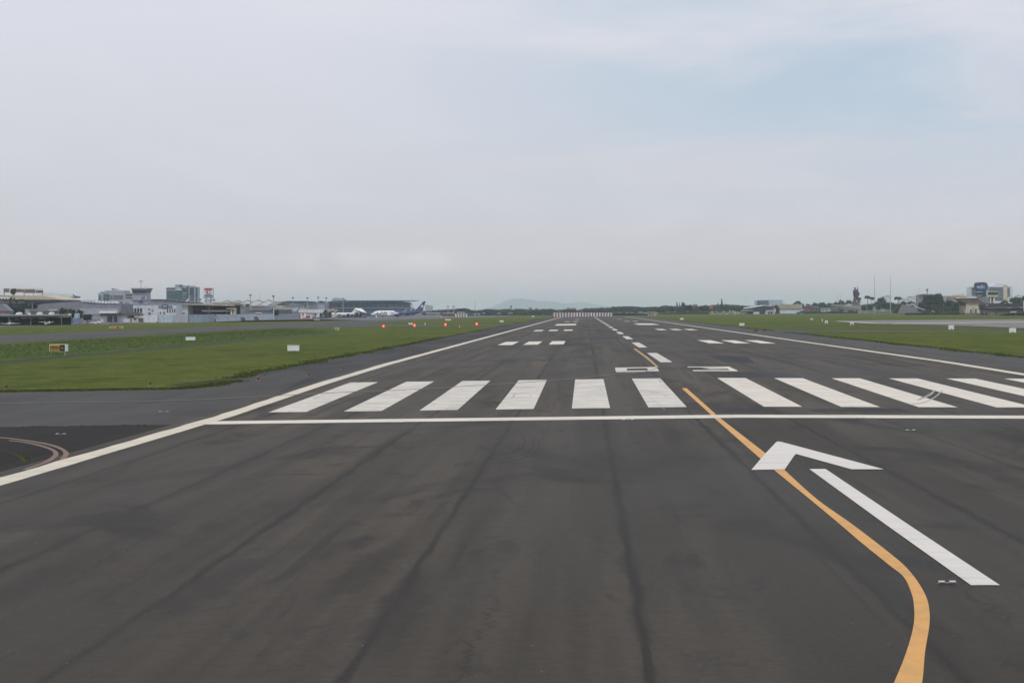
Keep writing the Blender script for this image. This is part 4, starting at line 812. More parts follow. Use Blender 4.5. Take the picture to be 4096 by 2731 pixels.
for q in (3.5, 14): MB().tube([(XT + q, YT, zt + 1.3), (XT + q, YT, zt + .4)], .12, 6).tube([(XT + q, YT - .3, zt + .45), (XT + q, YT + .3, zt + .45)], .45, 10).build('landing_gear', RUBBER, jet)

# the big airliner
YA = 1560.0; sA = YA / FPX
ax = Q(1483, 1255, YA).x; az = hgt(ax, YA)
air = thing('airliner', 'white wide-body airliner with dark blue rear and star on its tail', 'airliner', (ax + 25, YA, az))
FZ = Q(1560, 1252.9, YA).z - az
st = [(0, .12, -.95), (.5, .62, -.85), (1.3, 1.1, -.70), (2.6, 1.62, -.45), (4.2, 2.1, -.22), (6.5, 2.48, -.05), (8.5, 2.6, 0), (14, 2.6, 0), (18, 2.6, 0), (22, 2.6, 0), (26, 2.6, 0), (28, 2.6, 0), (30, 2.6, 0), (32, 2.6, 0), (34.5, 2.5, .1), (37, 2.3, .3), (40, 1.95, .62), (43, 1.5, .98), (46, 1.0, 1.35), (49, .5, 1.6), (50.8, .22, 1.7)]
def livery(c):
    x, z = c.x - ax, c.z - az - FZ
    lim = 20 + (2.6 - z) * 2.6
    if x > 36 and z < -1.6 + (x - 36) * .12: return 0
    return 1 if (x > lim and z > -2.3) or (z > 2.45 and x > 6) else 0
mb = MB(); seg = 28; fine = []
for (d0, r0, c0), (d1, r1, c1) in zip(st, st[1:]):
    nn = max(1, int((d1 - d0) / .8))
    for i in range(nn): t = i / nn; fine.append((d0 + (d1 - d0) * t, r0 + (r1 - r0) * t, c0 + (c1 - c0) * t))
fine.append(st[-1])
mb.loft([[(ax + d, YA + math.cos(2 * math.pi * k / seg) * r, az + FZ + zc + math.sin(2 * math.pi * k / seg) * r) for k in range(seg)] for d, r, zc in fine])
for i, f in enumerate(mb.f): mb.m[i] = livery(sum((mb.v[q] for q in f), Vector()) / len(f))
fus = mb.build('fuselage', [WPAINT, BLUEP], air, smooth=True)
def side(x, z): return (ax + x, YA - math.sqrt(max(.01, 2.6 ** 2 - z * z)) - .04, az + FZ + z)
def stroke(pts, w=.34):
    m_ = MB()
    for (x0, z0), (x1, z1) in zip(pts, pts[1:]):
        n = 6; d = Vector((x1 - x0, z1 - z0)).normalized(); nx, nz = -d.y * w / 2, d.x * w / 2
        for i in range(n):
            a, b = i / n, (i + 1) / n; A = (x0 + (x1 - x0) * a, z0 + (z1 - z0) * a); B = (x0 + (x1 - x0) * b, z0 + (z1 - z0) * b)
            m_.face([side(A[0] - nx, A[1] - nz), side(B[0] - nx, B[1] - nz), side(B[0] + nx, B[1] + nz), side(A[0] + nx, A[1] + nz)])
    return m_
zb_, zt_ = -.35, 1.45      # height of the lettering
for pts in ([(6.6, zt_), (6.6, zb_), (9.3, zb_)], [(9.2, zb_), (10.7, zt_), (12.1, zb_)], [(12.9, zb_), (12.9, zt_), (15.0, zb_), (15.0, zt_)]): stroke(pts, .62).build('lettering', NAVY, fus)
m_ = MB()
for i in range(36):
    x = 15.9 + i * .58
    if 8 < i < 11: continue
    m_.face([side(x, .75), side(x + .26, .75), side(x + .26, 1.1), side(x, 1.1)])
m_.build('cabin_windows', GLASSD, fus)
m_ = MB(); m_.face([(ax + 1.7, YA - 1.22, az + FZ + .22), (ax + 3.0, YA - 1.55, az + FZ + .38), (ax + 3.0, YA - 1.25, az + FZ + .85), (ax + 2.0, YA - .9, az + FZ + .55)]); m_.build('cockpit_window', GLASSD, fus)
# fin with star
A8 = lambda x, y_: (1470 + x / 8.4, 1190 + y_ / 8.4)
finp = [A8(*q) for q in ((1590, 425), (1660, 375), (1880, 128), (1900, 122), (1955, 124), (1950, 150), (1875, 380), (1862, 440), (1700, 445))]
fin = mark_on(air, 'fin', BLUEP, [finp], YA, -.22, .22)
star = []
cx_, cy_ = 1838, 292
for i in range(10):
    a = -math.pi / 2 + i * math.pi / 5 + .12; r = 78 if i % 2 == 0 else 30; star.append(A8(cx_ + r * math.cos(a), cy_ + r * 1.0 * math.sin(a)))
mark_on(fin, 'star_emblem', WHITEW, [star], YA, -.3, -.23)
mark_on(fin, 'red_swoosh', RED, [[A8(1680, 400), A8(1760, 370), A8(1810, 345), A8(1780, 385), A8(1740, 412), A8(1690, 418)]], YA, -.29, -.225)
# wings, engines, tailplane, gear
def wing_s(sg, nm, mat, root_x, root_c, span, sweep, tip_c, zr, zt2, th=.5):
    m_ = MB(); y0 = YA + sg * 1.8; y1 = YA + sg * span
    def prof(x, c, y_, z, t): return [(ax + x, y_, az + z), (ax + x + .3 * c, y_, az + z + t / 2), (ax + x + c, y_, az + z), (ax + x + .3 * c, y_, az + z - t / 2)]
    m_.loft([prof(root_x, root_c, y0, zr, th * 1.6), prof(root_x + sweep * .5, (root_c + tip_c) * .45, (y0 + y1) / 2, (zr + zt2) / 2, th), prof(root_x + sweep, tip_c, y1, zt2, th * .35)])
    return m_.build(nm, mat, air)
for sg in (-1, 1):
    w_ = wing_s(sg, 'wing', PALE, 19.5, 9.0, 22.5, 12.5, 2.6, FZ - 1.4, FZ + .6)
    m_ = MB(); y1 = YA + sg * 22.5; m_.loft([[(ax + 32, y1, az + FZ + .5), (ax + 34.6, y1, az + FZ + .5), (ax + 34.6, y1 + sg * .1, az + FZ + .55)], [(ax + 34.8, y1 + sg * .8, az + FZ + 4.2), (ax + 35.9, y1 + sg * .8, az + FZ + 4.2), (ax + 35.9, y1 + sg * .9, az + FZ + 4.2)]]); m_.build('winglet', PALE, w_)
    wing_s(sg, 'tailplane', WPAINT, 43.5, 4.5, 8.5, 5.2, 1.8, FZ + 1.2, FZ + 1.9, .3)
    e = MB(); ye = YA + sg * 8.2; ze = az + 2.2; e.loft([[(ax + d, ye + math.cos(2 * math.pi * k / 16) * r, ze + math.sin(2 * math.pi * k / 16) * r) for k in range(16)] for d, r in ((16.4, 1.15), (16.9, 1.35), (18.2, 1.42), (20.2, 1.2), (20.3, .8), (22.4, .4))])
    en = e.build('engine', WPAINT, air, smooth=True); MB().obox((ax + 20.5, ye, ze + 1.5), 4, .3, .9).build('pylon', PALE, en)
for x, dy_, n_ in ((11.5, 0, 1), (24.5, -3.6, 2), (24.5, 3.6, 2)):
    m_ = MB(); m_.tube([(ax + x, YA + dy_, az + FZ - 1.8), (ax + x, YA + dy_, az + .55)], .16, 6)
    for j in range(n_):
        for w2 in (-.4, .4): m_.tube([(ax + x - .7 + 1.4 * j, YA + dy_ + w2 - .18, az + .55), (ax + x - .7 + 1.4 * j, YA + dy_ + w2 + .18, az + .55)], .55, 12)
    m_.build('landing_gear', RUBBER, air)
pxthing('nose_stand', 'white boarding post standing before the airliner nose', 'ground equipment', 1480, [('post', WPAINT, [(1503, 1263, 1508, 1275)], 0, 1), ('head', PALE, [(1502, 1252, 1508, 1263)], 0, .8)])
pxthing('blue_hoarding', 'low bright blue hoarding behind the airliner nose', 'fence', 1700, [('panel', BLUEP, [(1466, 1252, 1500, 1266)], 0, .3), ('rail', STEEL, [(1466, 1251, 1500, 1252)], 0, .3)])

# light masts
def mast(px, top, Y, label, wide=3.4, thick=.27):
    a = Q(px, top, Y); z = hgt(a.x, Y); root = thing('light_mast', label, 'light mast', (a.x, Y, z), 'floodlight masts of the apron'); s = Y / FPX
    MB().tube([(a.x, Y, z), (a.x, Y, a.z - .5)], [thick * 1.5, thick], 8).build('pole', POLE, root)
    hd = MB(); hd.box(a.x - wide * s, a.x + wide * s, Y - .3, Y + .3, a.z - 4.8 * s, a.z - 3.8 * s); hd.tube([(a.x, Y, a.z - 5 * s), (a.x, Y, a.z)], .1, 5); h = hd.build('head_frame', STEEL, root)
    for q in (-.8, -.1, .7): MB().obox((a.x + q * wide * s, Y - .4, a.z - 2.3 * s), .9, .6, .8, Matrix.Rotation(.5, 3, 'X')).build('lamp', STEEL, h)
for px, top, Y, lab in ((1002, 1178, 1250, 'floodlight mast before the third fold of the zigzag roof'), (1094, 1182, 1150, 'stout floodlight mast right of the zigzag roof'), (1172, 1188, 1600, 'floodlight mast at the left end of the grey maintenance hall'),
        (1230, 1189, 1500, 'floodlight mast above the middle of the grey maintenance hall'), (1273, 1187, 1560, 'floodlight mast by the small dark arched roof'), (1305, 1189, 1560, 'floodlight mast at the left end of the blue terminal'), (1372, 1191, 1800, 'floodlight mast beside the pale dome'),
        (452, 1154, 1300, 'slim floodlight mast before the hazy office block'), (592, 1188, 1060, 'short floodlight mast close behind the control tower'), (801, 1195, 1200, 'thin lamp mast between glass tower and sign tower'), (856, 1197, 1200, 'thin lamp mast just right of the sign tower')):
    mast(px, top, Y, lab, thick=.2 if px in (452, 592, 801, 856) else (.34 if px == 1094 else .27))
def pole(px, top, Y, label, r, name='flagpole', cat='pole', bands=False, base=None):
    a = Q(px, top, Y); z = hgt(a.x, Y) if base is None else base; root = thing(name, label, cat, (a.x, Y, z))
    MB().tube([(a.x, Y, z), (a.x, Y, a.z)], [r, r * .45], 8).build('shaft', POLE, root); MB().ball((a.x, Y, a.z), r * .9, r * .9, r * .9, 8, 4).build('finial', POLE, root); MB().box(a.x - r * 2.2, a.x + r * 2.2, Y - r * 2.2, Y + r * 2.2, z, z + .4).build('base', STONE, root)
pole(1039, 1166, 1340, 'very thin antenna pole rising from the zigzag roof', .18, 'antenna_pole', 'antenna')
pole(1900, 1206, 2300, 'lone radio mast left of the distant hill', .5, 'radio_mast', 'antenna')
pole(631, 1248, 868, 'dark brown post standing at the left end of the long white wall', .28, 'wall_post', 'post')

# long white wall along the landside
def wall_seg(a, b, ta, tb, mat, root, nm='panel', th=.35):
    p, q = P(*a), P(*b); zp, zq = Q(a[0], ta, p.y).z, Q(b[0], tb, q.y).z; d = (q - p); n = Vector((-d.y, d.x, 0)).normalized() * th
    m_ = MB(); i = [p, q, q + n, p + n]; m_.loft([[Vector((v.x, v.y, hgt(v.x, v.y) - .2)) for v in i], [Vector((i[0].x, i[0].y, zp)), Vector((i[1].x, i[1].y, zq)), Vector((i[2].x, i[2].y, zq)), Vector((i[3].x, i[3].y, zp))]])
    return m_.build(nm, mat, root)
wp = P(631, 1289.5); wroot = thing('perimeter_wall', 'long pale wall with bluish painted sections along the apron', 'wall', (wp.x, wp.y, hgt(wp.x, wp.y)))
WS = [((574, 1289.5), (631, 1289.7), 1260, 1259.5, WHITEW), ((631, 1289.7), (690, 1290), 1259, 1258.6, BLUEW), ((690, 1290), (755, 1290), 1258.6, 1258, PALE), ((755, 1290), (808, 1288.7), 1258, 1257.4, BLUEW), ((808, 1288.7), (862, 1287.2), 1257.4, 1256.8, M('lilac_wall_mat', (.45, .46, .56), .7, .1)),
      ((862, 1287.2), (980, 1281.5), 1257, 1256.5, WHITEW), ((980, 1281.5), (1100, 1277), 1256.5, 1256, WHITEW), ((1100, 1277), (1197, 1275.4), 1256, 1255, PALE)]
for a, b, ta, tb, mt in WS: wall_seg(a, b, ta, tb, mt, wroot)
for px, py, tp in ((755, 1290.2, 1256), (862, 1287.4, 1255)):
    q = P(px, py); zt2 = Q(px, tp, q.y).z; MB().box(q.x - .1, q.x + .35, q.y - .6, q.y - .3, q.z, zt2).build('post', GREYD, wroot)
MB().box(*(lambda q: (q.x - .2, q.x + 1.6, q.y - 1.2, q.y - .5, q.z + 1.5, q.z + 3))(P(862, 1287.4))).build('meter_box', PALE, wroot)
# dark carts by the wall
for px, py, lab in ((970, 1283.5, 'dark boxy baggage cart before the white wall, left of two'), (1024, 1281, 'dark boxy baggage cart before the white wall, right of two')):
    q = P(px, py); r_ = thing('baggage_cart', lab, 'cart', q, 'baggage carts by the white wall'); s = q.y / FPX
    MB().prism([(q.x - 7 * s, q.z + 2.5 * s), (q.x - 8 * s, q.z + 15 * s), (q.x + 5 * s, q.z + 15 * s), (q.x + 6 * s, q.z + 2.5 * s)], q.y, q.y + 2).build('box', GREYD, r_); MB().box(q.x + 6 * s, q.x + 9 * s, q.y, q.y + 1.6, q.z + 2 * s, q.z + 9 * s).build('cab', NAVY, r_)
    for o_ in (-4, 3, 8): MB().tube([(q.x + o_ * s, q.y - .15, q.z + 1.8 * s), (q.x + o_ * s, q.y + .1, q.z + 1.8 * s)], 1.8 * s, 10).build('wheel', RUBBER, r_)
# red-white low barriers on the grass left
for x0, x1, yb, lab in ((298, 368, 1299, 'low dusty red barrier row on the grass, left of two'), (438, 514, 1298, 'low dusty red barrier row on the grass, right of two')):
    p, q = P(x0, yb), P(x1, yb - .5); r_ = thing('low_barrier', lab, 'barrier', p, 'dusty red barriers on the grass'); n = 9
    for i in range(n):
        a = p.lerp(q, i / n); b = p.lerp(q, (i + .86) / n); s = a.y / FPX
        mb = MB(); mb.prism([(a.x, a.z), (a.x + (b.x - a.x) * .1, a.z + 3.2 * s), (b.x - (b.x - a.x) * .1, a.z + 3.2 * s), (b.x, a.z)], a.y, a.y + .5); mb.build('block', REDSOFT if i % 3 else OLIVE, r_)
def ground_line(name, pts, w, mat): L_ = [P(*p) for p in pts]; return sheet(name, [(p.x, p.y - w) for p in L_] + [(p.x, p.y + w) for p in L_[::-1]], mat, .02)
ground_line('kerb_strip', [(514, 1296.2), (610, 1295.6), (705, 1294.8)], 2.2, CONC)
ground_line('drain_path', [(-20, 1325), (60, 1323), (130, 1319)], 5, ASPH_R)
ground_line('drain_path', [(70, 1327), (130, 1326)], 2, CONC)
ground_line('kerb_strip', [(225, 1304), (260, 1303.8)], 2, CONC)
ground_line('kerb_strip', [(862, 1297), (890, 1296.6)], 4, GREYD)

# vegetation of the left side
tree('tall', 55, 1151, 19, 900, 'tall thin tree with flat crown in front of the tan hangar roof', name='umbrella_tree')
for px, tp, hw, Y, lab in ((32, 1212, 24, 830, 'dense dark tree below the truss hangar, left of three'), (72, 1213, 26, 835, 'dense dark tree below the truss hangar, middle of three'), (112, 1218, 22, 840, 'dense dark tree below the truss hangar, right of three'),
        (252, 1222, 22, 780, 'dark green tree before the curved grey hangar, left of three'), (285, 1229, 20, 782, 'dark green tree before the curved grey hangar, middle of three'), (318, 1231, 18, 786, 'dark green tree before the curved grey hangar, right of three'),
        (350, 1252, 22, 800, 'low dark shrub right of the grey hangar trees'), (225, 1258, 14, 740, 'low dark shrub at the right end of the shed')):
    tree('round', px, tp, hw, Y, lab)
palm(523, 1259, 880, 'bushy dark palm beside the cream hut', 15)
for px, tp, hw, Y, lab in ((1083, 1214, 13, 1400, 'small dark tree at the foot of the zigzag hall'), (1103, 1234, 15, 1190, 'round dark tree behind the white wall'), (1050, 1232, 8, 1420, 'tiny dark tree beside the blue-roofed shed'), (1190, 1225, 9, 1480, 'small tree before the dark gable hangar'), (485, 1198, 9, 1150, 'dark tree top left of the control tower'), (510, 1202, 12, 1150, 'low dark tree crown touching the control tower')):
    tree('round', px, tp, hw, Y, lab)
for px, m1, lab in ((277, CREAM, 'cream and blue storage tank right of the shed'), (305, BLUEW, 'pale blue storage tank right of the cream one')):
    pxthing('storage_tank', lab, 'tank', 780, [('body', m1, [[(px - 7, 1272), (px - 7, 1257), (px - 4, 1253), (px + 4, 1253), (px + 7, 1257), (px + 7, 1272)]], 0, 3), ('stand', TEAL, [[(px - 4, 1272), (px + 6, 1272), (px + 9, 1294), (px - 2, 1294)]], .2, 2.8)])
pxthing('low_grey_fence', 'low pale fence between the shed and the white annex', 'fence', 860, [('panel', PALE, [(246, 1268, 400, 1276)], 0, .2), ('lower_panel', GREYW, [(246, 1277, 400, 1290)], .05, .2), ('post*', STEEL, [(x, 1266, x + 1.5, 1291) for x in range(250, 400, 24)], -.2, -.01)])
# parked cars, left
def car(px, py, Y, mat, label, flip=1, length=4.4, base=None, name='parked_car', group=None, rz=0.0):
    X = Q(px, 1240, Y).x; z = hgt(X, Y) if base is None else base; root = thing(name, label, 'car', (X, Y, z), group); k = length / 4.4
    c, s = math.cos(rz), math.sin(rz)
    def T(v): x, y_, zz1 = v; x *= flip * k; y_ *= k; return (X + x * c - y_ * s, Y + x * s + y_ * c, z + zz1 * k)
    def pr(poly, y0, y1, nm, m, par): a = MB(); a.loft([[T((x, y0, zz1)) for x, zz1 in poly], [T((x, y1, zz1)) for x, zz1 in poly]]); return a.build(nm, m, par)
    pr([(-2.2, .35), (-2.2, .75), (-2.0, .88), (-1.15, .95), (-.45, 1.42), (.95, 1.42), (1.6, .98), (2.15, .92), (2.2, .4)], -.85, .85, 'body', mat, root)
    pr([(-.98, .97), (-.42, 1.36), (.2, 1.36), (.2, .97)], -.87, .87, 'window', GLASSD, root); pr([(.28, .97), (.28, 1.36), (.9, 1.36), (1.35, .99)], -.87, .87, 'window', GLASSD, root)
    for x in (-1.35, 1.35):
        for y_ in (-.86, .72): MB().tube([T((x, y_, .33)), T((x, y_ + .16, .33))], .33 * k, 10).build('wheel', RUBBER, root)
    return root
car(263, 0, 770, WPAINT, 'white car parked right of the brown shed')
car(382, 0, 770, WPAINT, 'white car parked on the grass before the low pale fence')

# ============================ airfield signs, markers, lights
def board(px, top, bot, wpx, label, mat=WPAINT, thick=.35, legs=True, name='blank_board', group='blank white boards beside the runway', ground=None):
    q = P(px, ground or bot); s = q.y / FPX; w = wpx * s; zt2 = Q(px, top, q.y).z; zb2 = max(Q(px, bot, q.y).z, q.z - .05)
    root = thing(name, label, 'airfield sign', q, group); X = q.x
    b = MB().box(X - w / 2, X + w / 2, q.y - thick / 2, q.y + thick / 2, zb2 + (.12 if legs else 0), zt2).build('board', mat, root)
    MB().box(X - w / 2 - .04, X + w / 2 + .04, q.y - thick / 2 - .04, q.y + thick / 2 + .04, zt2 + .005, zt2 + .05).build('cap', PALE, root)
    if legs:
        for o_ in (-.36, .36): MB().box(X + o_ * w - .05, X + o_ * w + .05, q.y - .06, q.y + .06, q.z - .05, zb2 + .12).build('leg', POLE, root)
    return root
for a in ((762.5, 1347, 1363, 38, 'blank white board standing at the ditch'), (1174, 1380, 1407, 47, 'largest blank white board, on the grass left of the runway'), (1643, 1291, 1299.5, 17, 'blank white board left of the second red light'), (1792.5, 1276, 1282.5, 23, 'wide low white board behind the red lights'),
          (2006.5, 1281, 1289, 15, 'blank white board near the runway, right of the last red light'), (2132.5, 1263, 1268.5, 9, 'tiny white board near the far end of the left runway edge'), (1764, 1263.5, 1269, 4, 'tiny white post board before the dark hedge'), (2727.5, 1272, 1279.5, 14, 'small white board right of the runway, nearest its far end'), (2967.5, 1292, 1304, 20, 'blank white board on the right-hand grass edge')):
    board(*a)
for a in ((3805, 1301, 1318, 18, 'white concrete marker block beside the service track'), (4050, 1312, 1330, 22, 'white concrete marker block nearest the right border')):
    px, tp, bt, w, lab = a; q = P(px, bt); s = q.y / FPX; r_ = thing('marker_block', lab, 'marker block', q, 'white concrete marker blocks'); h = (bt - tp) * s; W_ = w * s
    MB().box(q.x - W_ / 2, q.x + W_ / 2, q.y - .5, q.y + .5, q.z, q.z + h).build('block', WPAINT, r_); MB().box(q.x - W_ * .3, q.x + W_ * .15, q.y - .53, q.y - .502, q.z, q.z + h * .25).build('slot', PALE, r_)
for px, tp, bt, w, lab in ((3305.5, 1282, 1295, 11, 'small white goal-shaped marker left of the pale taxiway'), (3407.5, 1289, 1301, 13, 'white goal-shaped marker at the tip of the pale taxiway'), (3247, 1273.5, 1280, 10, 'tiny white goal-shaped marker far out on the grass')):
    q = P(px, bt); s = q.y / FPX; r_ = thing('frame_marker', lab, 'marker', q, 'white goal-shaped markers'); W_, h = w * s, (bt - tp) * s
    MB().box(q.x - W_ / 2, q.x + W_ / 2, q.y - .15, q.y + .15, q.z + h * .5, q.z + h).build('panel', WPAINT, r_)
    for sg in (-1, 1): MB().box(q.x + sg * W_ * .5 - (W_ * .22 if sg > 0 else 0), q.x + sg * W_ * .5 + (W_ * .22 if sg < 0 else 0), q.y - .12, q.y + .12, q.z, q.z + h * .5).build('leg', WPAINT, r_)
for px, tp, bt, lab in ((3289, 1277, 1285.5, 'short white stake left of the pale taxiway'), (1700.5, 1292, 1301, 'short white stake between the second and third red lights')):
    q = P(px, bt); s = q.y / FPX; r_ = thing('white_stake', lab, 'stake', q, 'short white stakes'); MB().box(q.x - 1.3 * s, q.x + 1.3 * s, q.y - .12, q.y + .12, q.z, q.z + (bt - tp) * s).build('post', WPAINT, r_); MB().box(q.x - 1.3 * s, q.x + 2.6 * s, q.y - .14, q.y + .14, q.z + (bt - tp) * s, q.z + (bt - tp + 1.4) * s).build('cap', WPAINT, r_)
# the lettered sign: yellow runway-vacated pattern and A
q = P(232, 1417.5); Ys = q.y; s = Ys / FPX
sn = thing('taxiway_sign', 'yellow and black airfield sign reading A with barred pattern, on two legs', 'airfield sign', q)
def SP(x, y_): return (180 + x / 19.6, 1350 + y_ / 19.6)
def sign_part(nm, mat, polys, a, b, par=sn): return mark_on(par, nm, mat, [[SP(*p) for p in po] for po in polys], Ys, a, b)
bd = sign_part('case', WPAINT, [[(345, 525), (1560, 525), (1560, 1085), (345, 1085)]], 0, .45)
MB().loft([[Q(*SP(1562, 525), Ys), Q(*SP(1562, 1085), Ys), Q(*SP(1562, 1085), Ys) + Vector((0, .45, 0)), Q(*SP(1562, 525), Ys) + Vector((0, .45, 0))], [Q(*SP(1750, 545), Ys) + Vector((0, .1, 0)), Q(*SP(1750, 1085), Ys) + Vector((0, .1, 0)), Q(*SP(1750, 1085), Ys) + Vector((0, .45, 0)), Q(*SP(1750, 545), Ys) + Vector((0, .45, 0))]]).build('end_cap', WPAINT, sn)
yf = sign_part('yellow_face', YEL, [[(385, 560), (1180, 560), (1180, 1055), (385, 1055)]], -.04, -.005)
sign_part('pattern', BLK, [[(385, 700), (1150, 700), (1150, 735), (385, 735)], [(385, 775), (1150, 775), (1150, 805), (385, 805)]] + [[(x, y0), (x + 90, y0), (x + 90, y0 + 28), (x, y0 + 28)] for x in (390, 610, 850, 1085) for y0 in (840, 905)], -.06, -.045, yf)
bf = sign_part('black_face', BLK, [[(1195, 560), (1550, 560), (1550, 1055), (1195, 1055)]], -.04, -.005)
sign_part('letter', YEL, [[(1270, 930), (1350, 670), (1400, 670), (1320, 930)], [(1350, 671), (1400, 671), (1475, 930), (1425, 930)], [(1330, 830), (1420, 830), (1432, 868), (1318, 868)]], -.07, -.045, bf)
for x in (455, 1535):
    a = Q(*SP(x, 1085), Ys); MB().box(a.x - .06, a.x + .06, Ys + .1, Ys + .22, hgt(a.x, Ys) - .1, a.z).build('leg', POLE, sn)
def small_sign(px0, px1, tp, bt, label, parts, gy=None):
    pxm = (px0 + px1) / 2; q = P(pxm, (gy or bt + 1)); r_ = thing('airfield_sign', label, 'airfield sign', q); Y = q.y
    mark_on(r_, 'case', WPAINT, [[(px0, tp), (px1, tp), (px1, bt), (px0, bt)]], Y, 0, .4)
    for a, b, mt in parts: mark_on(r_, 'face', mt, [[(a, tp + .8), (b, tp + .8), (b, bt - .8), (a, bt - .8)]], Y, -.06, -.01)
    for x in (px0 + 2, px1 - 3): a = Q(x, bt, Y); MB().box(a.x, a.x + .1, Y + .1, Y + .2, hgt(a.x, Y), a.z).build('leg', POLE, r_)
    return r_, Y
ss, Yss = small_sign(1331.5, 1355.5, 1310.5, 1321, 'small airfield sign, black left half and yellow right half, end of the ditch', [(1332.3, 1340, BLK), (1341.5, 1354, YEL)])
mark_on(ss, 'symbol', YEL, [[(1333.3, 1319), (1333.3, 1313), (1334.3, 1313), (1334.3, 1319)], [(1334.3, 1313), (1336.2, 1317), (1335.8, 1318), (1334.3, 1315)], [(1338.3, 1313), (1336.3, 1317), (1336.8, 1318), (1338.3, 1315)], [(1338.3, 1319), (1338.3, 1313), (1339.3, 1313), (1339.3, 1319)]], Yss, -.09, -.065)
small_sign(438, 491, 1305, 1314, 'long faded yellow airfield sign beyond the parallel taxiway', [(440, 468, YEL), (468.5, 475, BLK), (475.5, 490, YEL)], gy=1315)
small_sign(1257, 1279, 1276.5, 1281, 'small yellow and black airfield sign before the striped hut', [(1258, 1271, YEL), (1272, 1278, BLK)], gy=1282)
pxthing('leaning_sign', 'orange-brown airfield sign with a white post below the red lights', 'airfield sign', P(1848, 1311).y, [('post', WPAINT, [(1837.5, 1301, 1839.5, 1312)], 0, .2), ('board', M('rust_orange_mat', (.35, .17, .05), .8, .2), [(1841, 1302, 1857, 1309)], 0, .3), ('leg*', POLE, [(1843, 1309, 1844, 1312), (1854, 1309, 1855, 1312)], .1, .2)])
for px, lab in ((2074, 'left of a pair'), (2082, 'right of a pair')):
    pxthing('orange_marker', f'tiny orange marker post on the grass left of the far runway, {lab}', 'marker', P(px, 1277.5).y, [('post', M('rust_orange_mat', (.35, .17, .05)), [(px - 1.5, 1272, px + 1.5, 1278)], 0, .3), ('cap', ORLAMP, [(px - 1.5, 1271, px + 1.5, 1272)], 0, .3)], 'orange marker posts')
# red warning lights
for px, py, gy, lab in ((1534, 1304.3, 1309, 'bright red ground light, leftmost of the row of four'), (1658, 1300.8, 1309, 'bright red ground light, second from left of the row of four'), (1782, 1297.8, 1306.5, 'bright red ground light, third from left of the row of four'), (1907, 1295.2, 1303.5, 'bright red ground light, rightmost of the row of four')):
    q = P(px, gy); a = Q(px, py, q.y); r_ = thing('red_warning_light', lab, 'warning light', q, 'red warning lights across the taxiway'); s = q.y / FPX
    for o_ in (-.24, .24): MB().tube([(q.x + o_, q.y, q.z), (q.x + o_, q.y, a.z - .2)], .05, 6).build('leg', POLE, r_)
    MB().obox((a.x, q.y + .22, a.z), 1.0, .3, .6).build('housing', GREYD, r_)
    MB().tube([(a.x, q.y + .06, a.z), (a.x, q.y - .05, a.z)], .40, 16).build('lens', LAMPR, r_); MB().tube([(a.x, q.y - .055, a.z), (a.x, q.y - .09, a.z)], .2, 12).build('bulb', LAMPC, r_)
ground_line('painted_stroke', [(1545, 1304.3), (1557, 1305.6)], 1.2, ORANGE)
# runway edge lights
def edge_light(px, py, label, h=.36, mat=ORLAMP, grp='edge lights on short stems beside the pavement'):
    q = P(px, py); r_ = thing('edge_light', label, 'edge light', q, grp)
    MB().tube([(q.x, q.y, q.z), (q.x, q.y, q.z + .06)], .16, 10).build('base', STEEL, r_); MB().tube([(q.x, q.y, q.z + .06), (q.x, q.y, q.z + h * .6)], .05, 8).build('stem', mat, r_)
    MB().tube([(q.x, q.y, q.z + h * .6), (q.x, q.y, q.z + h * .85), (q.x, q.y, q.z + h)], [.11, .11, .05], 10).build('lens', mat, r_)
for px, py, lab in ((1368, 1480, 'orange edge light on the dark shoulder, tallest looking of those left'), (1237, 1508, 'small orange edge light where the dark shoulder meets the taxiway'), (1033, 1525, 'dark edge light at the corner of the taxiway entrance'), (600, 1545, 'edge light in the grass above the taxiway entrance'), (25, 1559, 'edge light in the grass at the left border'),
        (1650, 1409, 'edge light on the left shoulder beside the touchdown bars'), (1812, 1366, 'farther edge light on the left shoulder'), (1990, 1322, 'farthest edge light on the left shoulder'), (3500, 1397, 'reddish edge light on the right shoulder, nearest'), (3056, 1335, 'reddish edge light on the right shoulder near the service track'), (3222, 1361, 'reddish edge light on the right shoulder between two others')):
    edge_light(px, py, lab)
# birds on the shoulder
for px, py, lab in ((3019, 1327, 'small dark bird on the right shoulder, left of the pair'), (3027, 1328, 'small dark bird on the right shoulder, right of the pair'), (3058, 1326, 'lone small dark bird on the right shoulder')):
    q = P(px, py); mb = MB(); s = 1.0
    mb.loft([[(q.x + d, q.y + math.cos(a) * r, q.z + zc + math.sin(a) * r) for a in [k * math.pi / 4 for k in range(8)]] for d, r, zc in ((-.3, .02, .2), (-.12, .09, .27), (.02, .13, .34), (.12, .1, .44), (.17, .06, .52), (.2, .075, .58), (.27, .05, .58), (.36, .01, .56))])
    for o_ in (-.04, .05): mb.tube([(q.x + o_, q.y, q.z + .26), (q.x + o_, q.y, q.z)], .015, 4)
    tag(mb.build('bird', BLK, origin=q), lab, 'bird', 'birds on the right shoulder')
